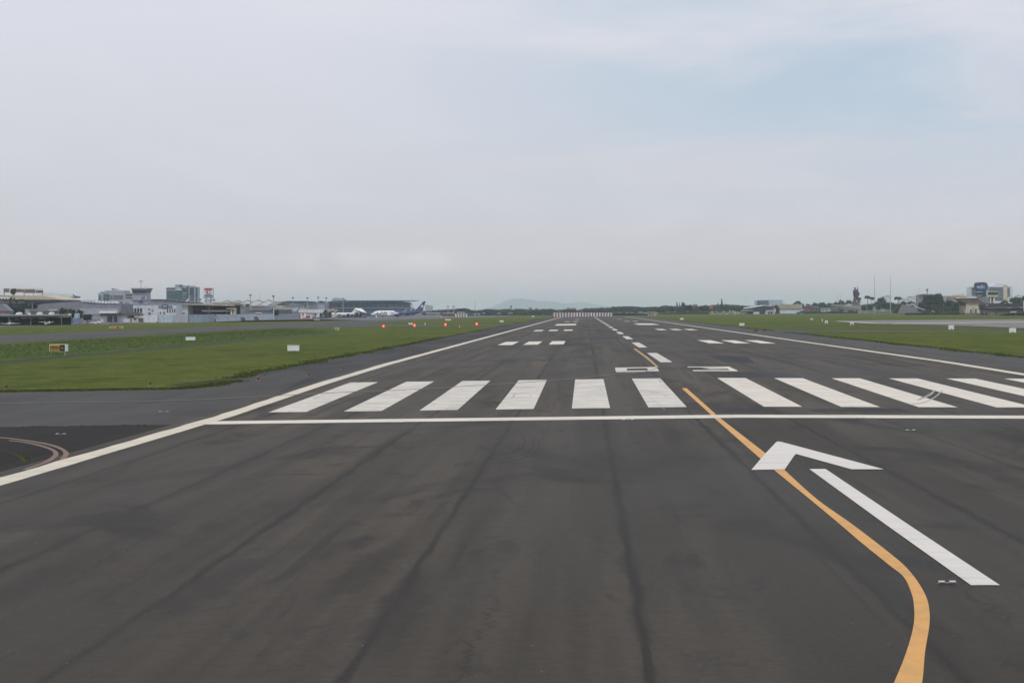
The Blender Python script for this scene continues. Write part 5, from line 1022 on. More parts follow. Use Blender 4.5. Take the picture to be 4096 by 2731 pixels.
# flush lights
for px, py, w, lab in ((1592, 1692, .42, 'flush white light just before the threshold bar, left'), (2512, 1682, .5, 'flush white light before the middle of the threshold bar, on a dark patch'), (3440, 1675, .42, 'flush white light just before the threshold bar, right'), (3642, 1724, .36, 'flush light on the right part of the foreground asphalt'), (3788, 2337, .26, 'flush light left of the end of the arrow shaft'), (655, 1649, .5, 'flush light on the taxiway entrance'), (243, 1739, .4, 'flush light on the old dark pavement')):
    q = P(px, py, .024); r_ = thing('flush_light', lab, 'runway light', q, 'flush lights set in the pavement')
    w *= .62; mb = MB(); mb.loft([[(q.x + math.cos(a) * w * k1, q.y + math.sin(a) * w * .08 * k1, q.z + zz1) for a in [i * math.pi / 8 for i in range(16)]] for k1, zz1 in ((1, 0), (.85, .02))]); mb.build('ring', STEEL, r_)
    for o_ in (-.55, .55): MB().box(q.x + o_ * w - .05, q.x + o_ * w + .05, q.y - .03, q.y + .02, q.z + .021, q.z + .04).build('lens', WPAINT, r_)

# ============================ far end
def chevrons(name, label, x0, x1, yt, yb, n, Y, split=False, lean=0.0, group=None):
    p = Q(x0, yb, Y); root = thing(name, label, 'barrier', (p.x, Y, hgt(p.x, Y)), group); w = (x1 - x0) / n
    for i in range(n):
        a = x0 + i * w; b = a + w
        MB().prism([(Q(x, yy, Y).x, max(Q(x, yy, Y).z, hgt(p.x, Y))) for x, yy in ((a - lean, yt), (b - lean, yt), (b + lean * 0, yb), (a, yb))], Y, Y + .4).build('panel', REDSOFT if i % 2 == 0 else WHITEW, root)
    for i in range(0, n, 4): a = Q(x0 + i * w, yb, Y); MB().box(a.x, a.x + .2, Y + .45, Y + 1.4, hgt(a.x, Y), a.z + .9).build('strut', STEEL, root)
    return root
chevrons('striped_barrier', 'long red and white striped barrier across the far end of the runway', 2209, 2453, 1250, 1267, 43, 1262, lean=-.6)
chevrons('striped_barrier', 'short leaning red and white striped barrier left of the far runway', 1816, 1869, 1254.5, 1269, 10, 1400, lean=1.5)
pxthing('low_dark_building', 'long low dark brown building behind the short striped barrier', 'building', 1750, [('wall', REDSOFT, [(1760, 1254, 1816, 1267)], 0, 8), ('roof', GREYD, [(1700, 1253, 1892, 1256)], -1, 8), ('side_wall', GREYD, [(1869, 1255, 1896, 1266)], 0, 6)])
for x0, x1, yt, m1, lab in ((1706, 1760, 1251, WROOF, 'flat white roof strip behind the airliner tail'), (1770, 1815, 1251.5, WROOF, 'second flat white roof strip left of the hill'), (1828, 1860, 1248, PALE, 'pale low shed among the trees left of the hill'), (1897, 1921, 1253.5, CREAM, 'small cream shed with white roof left of the hill'), (1930, 1938, 1251, WROOF, 'tiny white-roofed shed below the left foot of the hill'),
        (1988, 2002, 1252, WROOF, 'small white-roofed shed below the hill'), (2032, 2050, 1251.5, WROOF, 'white-roofed shed just left of the long striped barrier'), (2170, 2180, 1256, PALE, 'pale hut close to the left end of the long striped barrier'), (2556, 2570, 1247.5, WROOF, 'small white-roofed hut right of the far runway end'), (2500, 2511, 1252, WROOF, 'tiny white hut right of the long striped barrier'), (2576, 2590, 1250, WROOF, 'white hut beside the striped equipment house')):
    pxthing('low_shed', lab, 'shed', 1800 if x0 < 2500 else 1600, [('wall', m1 if m1 is not WROOF else GREYW, [(x0, yt + 1, x1, yt + 9)], 0, 5), ('roof', WROOF, [[(x0 - 1, yt + 1.8), (x0 + 2, yt), (x1 - 1, yt), (x1 + 1, yt + 1.8)]], -.5, 5.5), ('opening', GREYD, [(x0 + (x1 - x0) * .3, yt + 4, x0 + (x1 - x0) * .6, yt + 9)], -.2, -.01)])
pxthing('equipment_house', 'boxy equipment house with red and white markings right of the runway end', 'hut', 1350, [('wall', BEIGE, [(2594, 1248, 2626, 1265)], 0, 4), ('stripe*', REDSOFT, [(2598, 1251, 2603, 1262), (2609, 1251, 2614, 1262)], -.2, -.01), ('roof', PALE, [(2592, 1246.5, 2628, 1248)], -.4, 4.4), ('pole', STEEL, [(2590, 1240, 2591.2, 1263)], -.3, 0), ('side_box', GREYD, [(2627, 1257, 2632, 1262)], 0, 2)])
pxthing('hazy_tower_blocks', 'faint grey tower block on the horizon right of the airliner tail', 'office building', 6000, [('wall', GREYW, [(1700, 1221, 1712, 1245), (1712, 1222, 1725, 1245)], 0, 60), ('penthouse', GREYW, [(1703, 1219, 1709, 1221)], 10, 30)])
pxthing('water_tower', 'small dark water tower on the treeline before the hill', 'water tower', 2300, [('tank', GREYD, [[(2041, 1231), (2040.5, 1224), (2042, 1222), (2046, 1222), (2048, 1224), (2047.5, 1231)]], 0, 2), ('leg*', GREYD, [(2042, 1231, 2043, 1245), (2046, 1231, 2047, 1245)], 0, .5)])
for px, yt, lab in ((1792, 1223, 'small lamp mast behind the trees, left of two near the airliner tail'), (1815, 1223, 'small lamp mast behind the trees, right of two near the airliner tail')): mast(px, yt, 1900, lab)
for px, w, yt, m1, Y, lab in ((2120, 16, 1231, 'terracotta roof hazy house above the trees left of the barrier', 0, 0),) : pass
for x0, x1, yt, lab in ((2115, 2128, 1230, 'house with faded terracotta roof above the treeline, leftmost'), (2140, 2152, 1232.5, 'house with pale roof above the treeline before the hill'), (2266, 2280, 1231, 'small pinkish house above the barrier'), (2281, 2306, 1232, 'wide house with terracotta roof right above the striped barrier'), (2400, 2417, 1236, 'small brownish house among the trees right of the barrier'), (1875, 1905, 1240, 'pale house between the trees left of the hill'), (1935, 1960, 1236, 'pinkish house between trees at the foot of the hill'), (2700, 2712, 1233, 'pinkish house deep in the trees right of the runway'), (2772, 2790, 1217, 'pale roof behind the trees before the windsock')):
    pxthing('distant_house', lab, 'house', 2450, [('wall', BEIGE, [(x0, yt + 3, x1, yt + 22)], 0, 10), ('roof', M('terracotta_mat', (.36, .17, .12), .8, .15), [[(x0 - 1, yt + 3.2), (x0 + 3, yt), (x1 - 3, yt), (x1 + 1, yt + 3.2)]], -1, 11)])

# treeline: every crown a tree of its own
prof = [(1700, 1243), (1740, 1237), (1760, 1234), (1800, 1233), (1840, 1231), (1865, 1229), (1890, 1240), (1920, 1236), (1950, 1233), (2000, 1235), (2050, 1232), (2100, 1232), (2140, 1236), (2180, 1231), (2230, 1236), (2270, 1233), (2310, 1238), (2350, 1228), (2395, 1227), (2430, 1227), (2460, 1223), (2500, 1221), (2530, 1219), (2560, 1225), (2600, 1222), (2640, 1224), (2665, 1216), (2700, 1220), (2755, 1219), (2800, 1219), (2850, 1216), (2880, 1214), (2910, 1210), (2950, 1217), (3000, 1219)]
x = 1704
while x < 3010:
    seg_ = ('dark tree in the hazy treeline between the airliner tail and the striped barrier', 'trees left of the striped barrier') if x < 2200 else (('dark tree in the hazy treeline behind the long striped barrier', 'trees behind the striped barrier') if x < 2460 else (('dark rounded tree in the treeline between the runway end and the windsock', 'trees right of the runway end') if x < 2830 else ('dark tree in the treeline behind the row of small aircraft', 'trees behind the small aircraft')))
    for row in range(2):
        hw = rnd.uniform(16, 30); tp = lerp_tab(prof, x) + (0 if row == 0 else rnd.uniform(4, 9)) + rnd.uniform(-.5, 2.0)
        tree(rnd.choice(('round', 'wide', 'wide')), x + rnd.uniform(-5, 5), tp, hw, rnd.uniform(2150, 2400) if row == 0 else rnd.uniform(1900, 2100), *seg_)
    x += rnd.uniform(15, 23)
tree('round', 2733, 1203.5, 10, 2050, 'taller round-headed tree sticking out of the treeline right of the runway')
tree('conifer', 2708, 1205, 6, 2080, 'small pointed conifer left of the taller round-headed tree')
tree('conifer', 2718, 1209, 4, 2060, 'thin pointed conifer beside the taller round-headed tree')
tree('conifer', 2887, 1192, 7, 1950, 'tall pointed conifer above the small parked aircraft', name='conifer_tree')
tree('conifer', 2872, 1208, 5, 1960, 'shorter pointed conifer left of the tall one', name='conifer_tree')
tree('round', 2752, 1215, 22, 1800, 'broad dark tree right of the taller round-headed tree'); tree('round', 2815, 1217, 24, 1800, 'broad dark tree left of the windsock')
tree('round', 1845, 1230, 26, 1850, 'largest dark tree between the two lamp masts and the hill')

# windsock
q = P(2842, 1262); Yw = q.y; r_ = thing('windsock', 'orange-red windsock hanging from a dark pole', 'windsock', q)
a = Q(2842.5, 1228, Yw); MB().tube([(a.x, Yw, q.z), (a.x, Yw, a.z)], [.14, .09], 8).build('pole', STEEL, r_)
def RG(x, yy, rad): c = Q(x, yy, Yw); return c, rad
pts = [Q(2844, 1228.5, Yw), Q(2848, 1230.5, Yw), Q(2851, 1234, Yw), Q(2851.5, 1239, Yw)]; MB().tube(pts, [.75, .8, .7, .5], 10).build('sock', ORG, r_, smooth=True)
MB().tube([Q(2841.5, 1229, Yw), Q(2839.5, 1233, Yw), Q(2839.5, 1238, Yw)], [.35, .3, .2], 8).build('sock_tail', ORG, r_, smooth=True)
# row of small aircraft
for i, (px, sp_) in enumerate(((2855, 26), (2882, 30), (2908, 28), (2942, 36), (2975, 30))):
    light_plane(px, 0, 1500, sp_, ('leftmost', 'second from left', 'middle', 'fourth from left', 'rightmost')[i] + ' of the row of white light aircraft right of the windsock', 0.15 * (i % 3 - 1), low=False, group='row of white light aircraft')

# ============================ RIGHT SIDE
pxthing('glass_block', 'hazy grey-blue glass block above the gabled hangar', 'office building', 2700, [('wall', GLASSB, [(3028, 1202, 3075, 1240)], 0, 40), ('rear_wall', BLUEW, [(3055, 1198.5, 3141, 1240)], 41, 80), ('stripe*', PALE, [(3076, 1203, 3140, 1204.5), (3076, 1210, 3140, 1211.5)], -.5, 0)])
pxthing('gabled_hangar', 'open gabled hangar with white roof edge and dark interior', 'hangar', 1640, [
    ('roof', WROOF, [[(2982, 1233.5), (2984, 1231.5), (3055, 1220.4), (3085, 1222.6), (3085, 1224.6), (3055, 1222.6), (3000, 1231.5)]], -3, 25), ('gable', GREYD, [[(2998, 1234), (3055, 1223), (3085, 1225), (3098, 1238), (3098, 1256), (2966, 1256), (2966, 1242)]], 3, 4),
    ('beam*', PALE, [(3003, 1233, 3098, 1234), (3012, 1238, 3044, 1239)], 0, .6), ('lean_to_roof*', WROOF, [[(2965, 1242.5), (2970, 1240.5), (3008, 1240.5), (3008, 1242.5)], [(3062, 1244), (3066, 1241), (3092, 1240.8), (3098, 1244)]], -8, 0),
    ('white_bay*', WHITEW, [(3012, 1247, 3034, 1256), (3060, 1245, 3096, 1256)], -7, -1, [('door', DARK, [(3070, 1248, 3076, 1256), (3080, 1248, 3086, 1256)], -7.3, -7.01)]), ('maroon_panel', MAROON, [(3085, 1223, 3102, 1236)], 1, 2)])
pxthing('dark_shed', 'dark green shed with ragged pointed top between hangar and white warehouse', 'shed', 1580, [('wall', M('dark_green_mat', (.03, .05, .035), .9, .2), [[(3100, 1254), (3100, 1232), (3103, 1226), (3108, 1229), (3112, 1222), (3117, 1230), (3119, 1236), (3119, 1254)]], 0, 5), ('pale_strip', WHITEW, [(3098, 1234, 3102, 1251)], -.4, -.05)])
pxthing('white_warehouse', 'large plain white warehouse right of the gabled hangar', 'warehouse', 1600, [('wall', WHITEW, [(3120, 1235.5, 3209, 1254)], 0, 20), ('roof', BEIGE, [[(3117, 1235), (3119, 1219), (3150, 1217), (3210, 1216.5), (3210, 1235)]], -.5, 19), ('seam', GREYD, [(3118, 1234.6, 3209, 1236)], -.7, -.51), ('blue_end', BLUEP, [(3209, 1215.5, 3216, 1236)], -.6, 15)])
car(3206, 0, 1560, BLUEP, 'bright blue van parked at the right corner of the white warehouse', length=9)
for x0, x1, yt, m1, lab in ((3218, 3246, 1223, REDSOFT, 'brown-red low building right of the white warehouse'), (3248, 3276, 1226, STONE, 'grey-brown low building under the trees'), (3286, 3322, 1231, WHITEW, 'white two-bay house left of the flyover'), (3322, 3346, 1232, GREYW, 'grey block with pale roof edge near the flyover start'), (3560, 3600, 1224, STONE, 'stone-coloured pavilion below the right-hand pole')):
    pxthing('low_building', lab, 'building', 1780, [('wall', m1, [(x0, yt + 2, x1, yt + 40)], 0, 10), ('roof', PALE, [(x0 - 1, yt, x1 + 1, yt + 2.2)], -1, 11), ('window*', GLASSD, [(x0 + 4, yt + 7, x0 + 9, yt + 12), (x0 + 15, yt + 7, x0 + 20, yt + 12)], -.3, -.01), ('door', GREYD, [(x0 + 23, yt + 9, x0 + 26, yt + 19)], -.3, -.01)])
# flyover
YF = 1820; fl = pxthing('flyover', 'concrete road flyover descending to the right below the statue', 'flyover', YF, [
    ('deck', M('concrete_mat', (.30, .28, .26), .8, .12), [[(3330, 1219.5), (3352, 1221), (3434, 1231.5), (3510, 1243.5), (3575, 1249), (3575, 1253), (3434, 1238), (3380, 1231), (3330, 1225)]], 0, 14),
    ('parapet', M('pale_concrete_mat2', (.55, .52, .47), .8, .1), [[(3330, 1217.5), (3352, 1219), (3434, 1229), (3510, 1241), (3575, 1247), (3575, 1248.6), (3510, 1243), (3434, 1231), (3352, 1220.6), (3330, 1219)]], -.5, -.02),
    ('abutment', M('concrete_mat', (.30, .28, .26)), [[(3430, 1256), (3430, 1238), (3500, 1246), (3575, 1252), (3575, 1256)]], .3, 12), ('pier*', M('concrete_mat', (.3, .28, .26)), [(3380, 1229, 3385, 1256), (3348, 1226, 3352, 1256)], 2, 4), ('rear_parapet', PALE, [[(3400, 1222), (3470, 1227), (3575, 1241), (3575, 1242.5), (3470, 1229), (3400, 1224)]], 14.5, 15)])
def deckz(px): return Q(px, lerp_tab([(3330, 1219.5), (3352, 1221), (3434, 1231.5), (3510, 1243.5), (3575, 1249)], px), YF).z
# the road behind the parapet rises toward the statue: cars stand on it
def slab(name, label, cat, near, far, yn, yf, mat):
    """a road surface rising away from the camera: near and far outlines at the distances yn and yf, down to the ground"""
    top = [Q(x, yy, yn) for x, yy in near] + [Q(x, yy, yf) for x, yy in far[::-1]]; g_ = hgt(100, 1500) - .3
    root = thing(name, label, cat, (top[0].x, yn, hgt(top[0].x, yn))); mb = MB(); n = len(near)
    for i in range(n - 1): mb.face([Q(*near[i], yn), Q(*near[i + 1], yn), Q(*far[i + 1], yf), Q(*far[i], yf)])
    mb.loft([[Vector((p.x, p.y, g_)) for p in top], top], cap=False); mb.build('roadway', mat, root); return root
ROADM = M('road_mat', (.075, .073, .072), .85, .1)
slab('approach_road', 'sloping grey road behind the flyover parapet, carrying cars', 'road', [(3340, 1252), (3385, 1252), (3412, 1252), (3480, 1252), (3600, 1252)], [(3340, 1221), (3385, 1216), (3412, 1216), (3480, 1226), (3600, 1247)], 1830, 1950, ROADM)
for px, py, mt, lab in ((3388, 1218, CREAM, 'cream car at the top of the flyover, leftmost'), (3398, 1216.3, WPAINT, 'white van at the top of the flyover'), (3404, 1219, CREAM, 'beige car just right of the white van on the flyover'), (3396, 1221.5, WPAINT, 'white car nearest the parapet on the flyover'), (3412, 1222.5, MAROON, 'dark red car on the flyover'), (3422, 1225.5, NAVY, 'dark blue car halfway down the flyover'), (3448, 1230.5, YELC, 'yellow-orange taxi on the flyover'), (3488, 1236.5, GREYD, 'dark grey car low on the flyover ramp'), (3506, 1239, GREYW, 'grey car low on the flyover ramp'), (3525, 1241.5, WPAINT, 'white car near the foot of the flyover ramp'), (3547, 1244.5, CREAM, 'beige car near the foot of the flyover ramp'), (3566, 1247, WPAINT, 'white car at the foot of the flyover ramp')):
    yt_ = lerp_tab([(3340, 1221), (3385, 1216), (3412, 1216), (3480, 1226), (3600, 1247)], px); pb = max(py + 4, yt_ + .8); tt = min(.97, max(.02, (1252 - pb) / (1252 - yt_))); Yc = 1830 + 120 * tt
    # on the slope itself: straight line between the near edge's and the far edge's heights
    z0_, z1_ = Q(px, 1252, 1830).z, Q(px, yt_, 1950).z; car(px, 0, Yc, mt, lab, base=z0_ + (z1_ - z0_) * tt + .05, length=4.6, name='car')
# statue: two standing figures on a crouching lion-like block, on a pedestal
YS = 1965; stt = pxthing('monument', 'dark bronze monument of two standing figures, one raising a lance, on a broad pedestal', 'statue', YS, [
    ('pedestal', STONE, [(3408, 1209.8, 3440, 1221), (3413, 1221, 3436, 1256)], 0, 9, [('cornice', M('rust_stone_mat', (.26, .15, .10), .9, .15), [[(3402, 1209.8), (3402, 1207.5), (3447, 1207.5), (3447, 1209.8)]], -.6, 9.6)])])
G = lambda x, y_: (3360 + x / 14.25, 1130 + y_ / 14.25)
def limb(pts, rad, nm='figures', mat=BRONZE, n=10, dy=0):
    mb = MB(); mb.tube([Q(*G(*p), YS) + Vector((0, 4 + dy, 0)) for p in pts], [r / 14.25 * YS / FPX for r in rad], n); return mb
def merge(*mbs):
    o = MB()
    for m1 in mbs: i = len(o.v); o.v += m1.v; o.f += [tuple(k + i for k in f) for f in m1.f]; o.m += m1.m
    return o
fa = merge(limb([(900, 385), (880, 440), (870, 560), (880, 700), (890, 860)], [38, 80, 88, 82, 60]), limb([(830, 420), (800, 520), (790, 600), (820, 660), (900, 600)], [45, 38, 30, 26, 22], dy=-1.0), limb([(870, 800), (855, 900), (840, 1000), (830, 1070)], [48, 38, 30, 26]), limb([(930, 800), (960, 860), (965, 930), (960, 1000)], [46, 36, 28, 22]), limb([(890, 400), (885, 360), (888, 330)], [36, 42, 40]), limb([(930, 420), (965, 500), (990, 590)], [35, 30, 24], dy=-.8), limb([(830, 640), (870, 760), (960, 820)], [60, 90, 70]))
fa.ball(Q(*G(885, 325), YS) + Vector((0, 4, 0)), 62 / 14.25 * YS / FPX * .95, 1.0, 55 / 14.25 * YS / FPX); fa.build('figure', BRONZE, stt, smooth=True)
fb = merge(limb([(1010, 420), (1020, 500), (1020, 640), (1010, 760), (1000, 880)], [36, 70, 76, 84, 70]), limb([(1010, 440), (1035, 360), (1060, 290)], [38, 28, 24]), limb([(1060, 560), (1110, 600), (1100, 700), (1060, 740)], [45, 48, 44, 40]), limb([(1010, 820), (1040, 900), (1030, 1000), (1050, 1080)], [50, 40, 36, 32]), limb([(990, 430), (985, 400), (975, 385)], [28, 34, 30]))
fb.build('figure', BRONZE, stt, smooth=True)
limb([(1040, 340), (1050, 250), (1045, 160)], [9, 8, 4], dy=-.4).build('lance', BRONZE, stt)
merge(limb([(800, 960), (870, 930), (1000, 920), (1150, 900), (1250, 920)], [50, 60, 52, 52, 40]), limb([(810, 980), (800, 1040), (795, 1120)], [40, 30, 28]), limb([(870, 960), (890, 1050), (880, 1120)], [44, 40, 40]), limb([(940, 1010), (950, 1070), (950, 1120)], [40, 34, 30]), limb([(1120, 930), (1090, 1030), (1080, 1120)], [50, 48, 46]), limb([(1200, 930), (1160, 1020), (1130, 1110)], [36, 30, 26])).build('rock_base', BRONZE, stt, smooth=True)
pole(3498.5, 1107, 1700, 'left one of two very tall thin poles right of the statue', .42, base=None)
pole(3562, 1107, 1700, 'right one of two very tall thin poles right of the statue', .42)
palm(3470, 1181, 1720, 'palm just right of the statue, tallest of the group', 13); palm(3487, 1187, 1740, 'palm left of the first tall pole, partly hidden', 12); palm(3592, 1185, 1680, 'full-headed palm right of the second tall pole', 16)
def lamp_post(px, top, Y, label, arm=5, base=None):
    a = Q(px, top, Y); z = hgt(a.x, Y) if base is None else base; s = Y / FPX; r_ = thing('street_lamp', label, 'street lamp', (a.x, Y, z), 'street lamps along the road')
    MB().tube([(a.x, Y, z), (a.x, Y, a.z - 1.2 * s)], [.16, .1], 6).build('pole', POLE, r_); MB().tube([(a.x, Y, a.z - 1.3 * s), (a.x + arm * .4 * s, Y, a.z - .2 * s), (a.x + arm * s, Y, a.z)], .08, 6).build('arm', POLE, r_); MB().obox((a.x + arm * s, Y, a.z - .1), 1.2, .5, .22).build('lamp_head', PALE, r_)
for px, tp, Y, arm, lab in ((3350, 1178, 1900, 5, 'thin street lamp left of the statue, left of two'), (3363, 1177, 1900, 7, 'thin street lamp left of the statue, right of two'), (3675, 1156, 1600, 2, 'tall thin street lamp left of the big dark tree'), (3612, 1184, 1900, -5, 'street lamp over the curved road, left of two'), (3640, 1186, 1900, -5, 'street lamp over the curved road, right of two'), (3655, 1174, 2000, 5, 'hazy street lamp above the curved road')):
    lamp_post(px, tp, Y, lab, arm)
pxthing('tank_tower', 'grey water tank on a mast behind the big dark tree', 'water tower', 1900, [('mast', STEEL, [(3708, 1164, 3710.5, 1190)], 0, .6), ('tank', GREYW, [(3705, 1155.5, 3713, 1162), (3706.5, 1162, 3712, 1166)], -.4, 1.4)])
# curved road on an embankment
cvr = slab('curved_road', 'curved grey road falling to the right behind the grass, with white edge', 'road', [(3590, 1254), (3640, 1254), (3680, 1254), (3745, 1254)], [(3606, 1219), (3630, 1218.5), (3655, 1219), (3700, 1236)], 1480, 1700, ROADM)
mark_on(cvr, 'kerb', WPAINT, [[(3655, 1218), (3664, 1225.5), (3690, 1235.5), (3740, 1246.5), (3740, 1248), (3690, 1237.4), (3663, 1228), (3653, 1219.5)]], 1475, -.4, .2)
pxthing('bus', 'white bus roof at the top of the curved road', 'bus', 1690, [('body', WROOF, [[(3645, 1219), (3645, 1214.5), (3648, 1213.5), (3656, 1213.5), (3658, 1214.5), (3658, 1219)]], 0, 2.5), ('window', GLASSD, [(3646, 1215.2, 3657, 1217)], -.1, -.01)])
for px, py, mt, lab in ((3634, 1221, WPAINT, 'small pale car on the curved road'), (3651, 1225, NAVY, 'dark blue car on the curved road')):
    tt = (1254 - py - 2.5) / (1254 - 1219); z0_, z1_ = Q(px, 1254, 1480).z, Q(px, 1219, 1700).z; car(px, 0, 1480 + 220 * tt, mt, lab, base=z0_ + (z1_ - z0_) * tt + .05, name='car', length=4.2)
for px, yt, w, lab in ((3555, 1185, 18, 'pale hazy block between the two tall poles'), (3650, 1188, 30, 'white hazy block above the curved road'), (3615, 1197, 34, 'long low pale roofs above the curved road')):
    pxthing('hazy_block', lab, 'building', 3200, [('wall', WHITEW, [(px - w / 2, yt, px + w / 2, 1235)], 0, 20), ('roof', PALE, [(px - w / 2 - 1, yt - 1.5, px + w / 2 + 1, yt)], -1, 21), ('upper_storey', WHITEW, [(px - w / 4, yt - 6, px + w / 5, yt - 1.6)], 5, 15)])
pxthing('gabled_house', 'grey house with red gable roof left of the big dark tree', 'house', 1850, [('wall', GREYW, [(3672, 1181, 3705, 1240)], 0, 12), ('roof', MAROON, [[(3671, 1182), (3672, 1180), (3697, 1175.5), (3706, 1178), (3706, 1182)]], -1, 13), ('window*', GLASSB, [(3678, 1187, 3684, 1193), (3690, 1187, 3696, 1193)], -.3, 0)])
pxthing('beige_offices', 'long beige and reddish office building right of the big dark tree', 'office building', 2100, [('wall', BEIGE, [(3785, 1183, 3884, 1240)], 0, 20), ('upper', CREAM, [[(3808, 1183), (3812, 1178), (3835, 1178), (3838, 1175), (3857, 1175), (3860, 1183)]], 2, 16), ('window*', GLASSB, [(3787, 1188, 3825, 1191), (3787, 1195, 3825, 1198)], -.3, 0), ('orange_wall', M('orange_wall_mat', (.42, .17, .07), .8, .1), [(3829, 1187, 3850, 1200)], -.8, -.31)])
bt = pxthing('banded_office_tower', 'large white office tower with dark window bands near the right edge', 'office building', 1750, [
    ('wall', WHITEW, [(3884, 1147, 3906, 1240), (3905, 1152, 3950, 1240), (3950, 1145, 3965, 1240), (3964, 1144, 4032, 1240), (4032, 1145, 4050, 1240)], 0, 20),
    ('penthouse', WHITEW, [[(3966, 1144.4), (3974, 1140), (3985, 1134.5), (4016, 1134.5), (4018, 1144.4)]], 2, 16), ('end_stair', CREAM, [(4012, 1140, 4028, 1240)], -1.6, -.01),
    ('window*', GLASSB, rows(3955, 4011, (1150, 1157.6, 1165, 1173, 1181, 1189, 1196), 4.2) + rows(3886, 3905, (1150, 1156, 1164, 1171, 1177), 3.6) + rows(4029.5, 4039, (1150, 1157.6, 1165, 1173, 1181), 4.2), -.6, -.01),
    ('dark_tower', NAVY, [(3905, 1156, 3941, 1185)], -4, -.02),
    ('roof_sign', NAVY, [[(3903, 1133), (3904, 1130.5), (3915, 1129), (3935, 1129.3), (3943, 1131), (3944, 1137), (3904, 1137)]], -4, 6)])
bb = pxthing('billboard', 'dark navy billboard with white lettering and light blue swoosh on the office tower', 'billboard', 1742, [('board', NAVY, [(3896, 1137, 3951, 1159.5)], -.5, .6)])
H_ = lambda x, y_: (3860 + x / 9.966, 1120 + y_ / 9.966)
bbp = bb.children[0]
mark_on(bbp, 'swoosh', SKYB, [[H_(430, 335), H_(520, 305), H_(640, 275), H_(760, 300), H_(840, 330), H_(740, 340), H_(560, 345)]], 1742, -.7, -.51)
for po in ([(460, 245), (480, 245), (500, 275), (520, 240), (540, 245), (545, 290), (525, 290), (505, 290), (480, 285), (465, 290)], [(555, 255), (590, 250), (595, 280), (560, 285)], [(610, 245), (625, 280), (640, 240), (655, 205), (675, 190), (690, 215), (670, 245), (650, 285), (620, 290)], [(690, 250), (725, 250), (725, 280), (690, 282)], [(738, 240), (765, 240), (765, 285), (740, 285)]):
    mark_on(bbp, 'lettering', WROOF, [[H_(*p) for p in po]], 1742, -.85, -.71)
mark_on(bbp, 'small_sign_line', WROOF, [[H_(490, 468), H_(690, 462), H_(690, 482), H_(490, 490)], [H_(510, 610), H_(660, 606), H_(660, 622), H_(510, 626)]], 1742, -.7, 3.8)
pxthing('green_control_tower', 'old control tower with flared green glass cab on white legs', 'control tower', 1150, [
    ('cab', GLASSK, [[(3958, 1169), (3992, 1169), (3986, 1180.5), (3962, 1180.5)]], 0, 6), ('roof', BEIGE, [[(3955, 1168.8), (3957, 1165), (3990, 1164), (3994, 1168.8)]], -.6, 6.6), ('ring', CREAM, [(3957, 1181, 3989, 1187.5)], -.5, 6.5), ('under_ring', GREYD, [(3960, 1187.6, 3986, 1189.5)], 0, 6),
    ('leg*', WPAINT, [(3962, 1189.5, 3965, 1240), (3974.5, 1189.5, 3979, 1240)], 0, .8), ('stair_core', REDSOFT, [(3966, 1190, 3974, 1240)], 2, 4), ('rear_leg', PALE, [(3980, 1190, 3983, 1240)], 5, 5.6), ('brace', WPAINT, [(3960, 1205.5, 3984, 1207)], -.3, -.01)])
pxthing('dark_hall', 'dark hall with bright white roof edge left of the cream tower house', 'hall', 1180, [('front', BROWN, [[(3840, 1199), (3836, 1193), (3905, 1193), (3925, 1209), (3925, 1222), (3880, 1222), (3850, 1207)]], 0, 14), ('roof_edge', WROOF, [[(3838, 1192.6), (3842, 1190.8), (3907, 1188.8), (3905, 1192.6)]], -.6, 14), ('grey_roof', GREYW, [[(3906.5, 1190), (3965, 1194), (3965, 1216), (3950, 1216), (3926, 1208)]], .5, 20), ('wall', STONE, [(3850, 1222, 3925, 1258)], .5, 10)])
pxthing('cream_tower_house', 'streaked cream two-storey house with two tall dark doorways', 'house', 1010, [('wall', CREAM, [(3876, 1217, 3914, 1237), (3871, 1237, 3919, 1252)], 0, 8), ('doorway*', GREYD, [(3881, 1237, 3887, 1252), (3900, 1236, 3906, 1252)], -.25, -.01), ('drainpipe', STONE, [(3892.5, 1228, 3893.5, 1252)], -.2, -.01), ('plinth', STONE, [(3870, 1252, 3921, 1263)], .1, 7), ('cornice', PALE, [(3875, 1215.5, 3915, 1217)], -.4, 8.4)])
pxthing('long_dark_roof_building', 'long low building under a big dark roof at the right edge', 'building', 1015, [('roof', M('dark_roof_mat', (.07, .06, .065), .85, .15), [[(3915, 1230), (3918, 1217), (3950, 1213.5), (4200, 1211), (4200, 1227), (3960, 1230.5)]], 0, 12), ('eave', PALE, [[(3960, 1230.3), (4200, 1226.8), (4200, 1228), (3960, 1231.8)]], -.6, -.02), ('wall', GREYD, [(3919, 1231.5, 4200, 1249)], 1, 11), ('lower_wall', STONE, [(3920, 1249, 4200, 1264)], .6, 10, [('opening*', DARK, [(3925, 1252, 3938, 1258), (3942, 1251, 3948, 1264), (3981, 1252, 3989, 1256)], .4, .59)]), ('skylight*', WPAINT, [(3945, 1219, 3951, 1221.5), (4018, 1211, 4023, 1213), (4042, 1210.5, 4048, 1213)], -.5, .4), ('end_door', WHITEW, [(4093, 1205, 4200, 1244)], -.9, -.05)])
pxthing('parked_wing', 'bright white aircraft wing lying before the long dark-roofed building', 'aircraft wing', 985, [('wing', WPAINT, [[(4044, 1249), (4050, 1246.8), (4068, 1246), (4064, 1248.6)]], 0, 3), ('stand', STEEL, [(4052, 1248.8, 4054, 1262)], .5, .8)])
pxthing('red_billboard', 'small white and red hoarding among the trees at the right edge', 'billboard', 1400, [('board', WHITEW, [(4064, 1182, 4090, 1190)], 0, .5), ('red_mark', RED, [[(4064, 1187), (4070, 1181.5), (4070, 1185), (4068, 1187)]], -.3, -.02), ('post*', STEEL, [(4068, 1190, 4069, 1240), (4085, 1190, 4086, 1240)], 0, .3)])
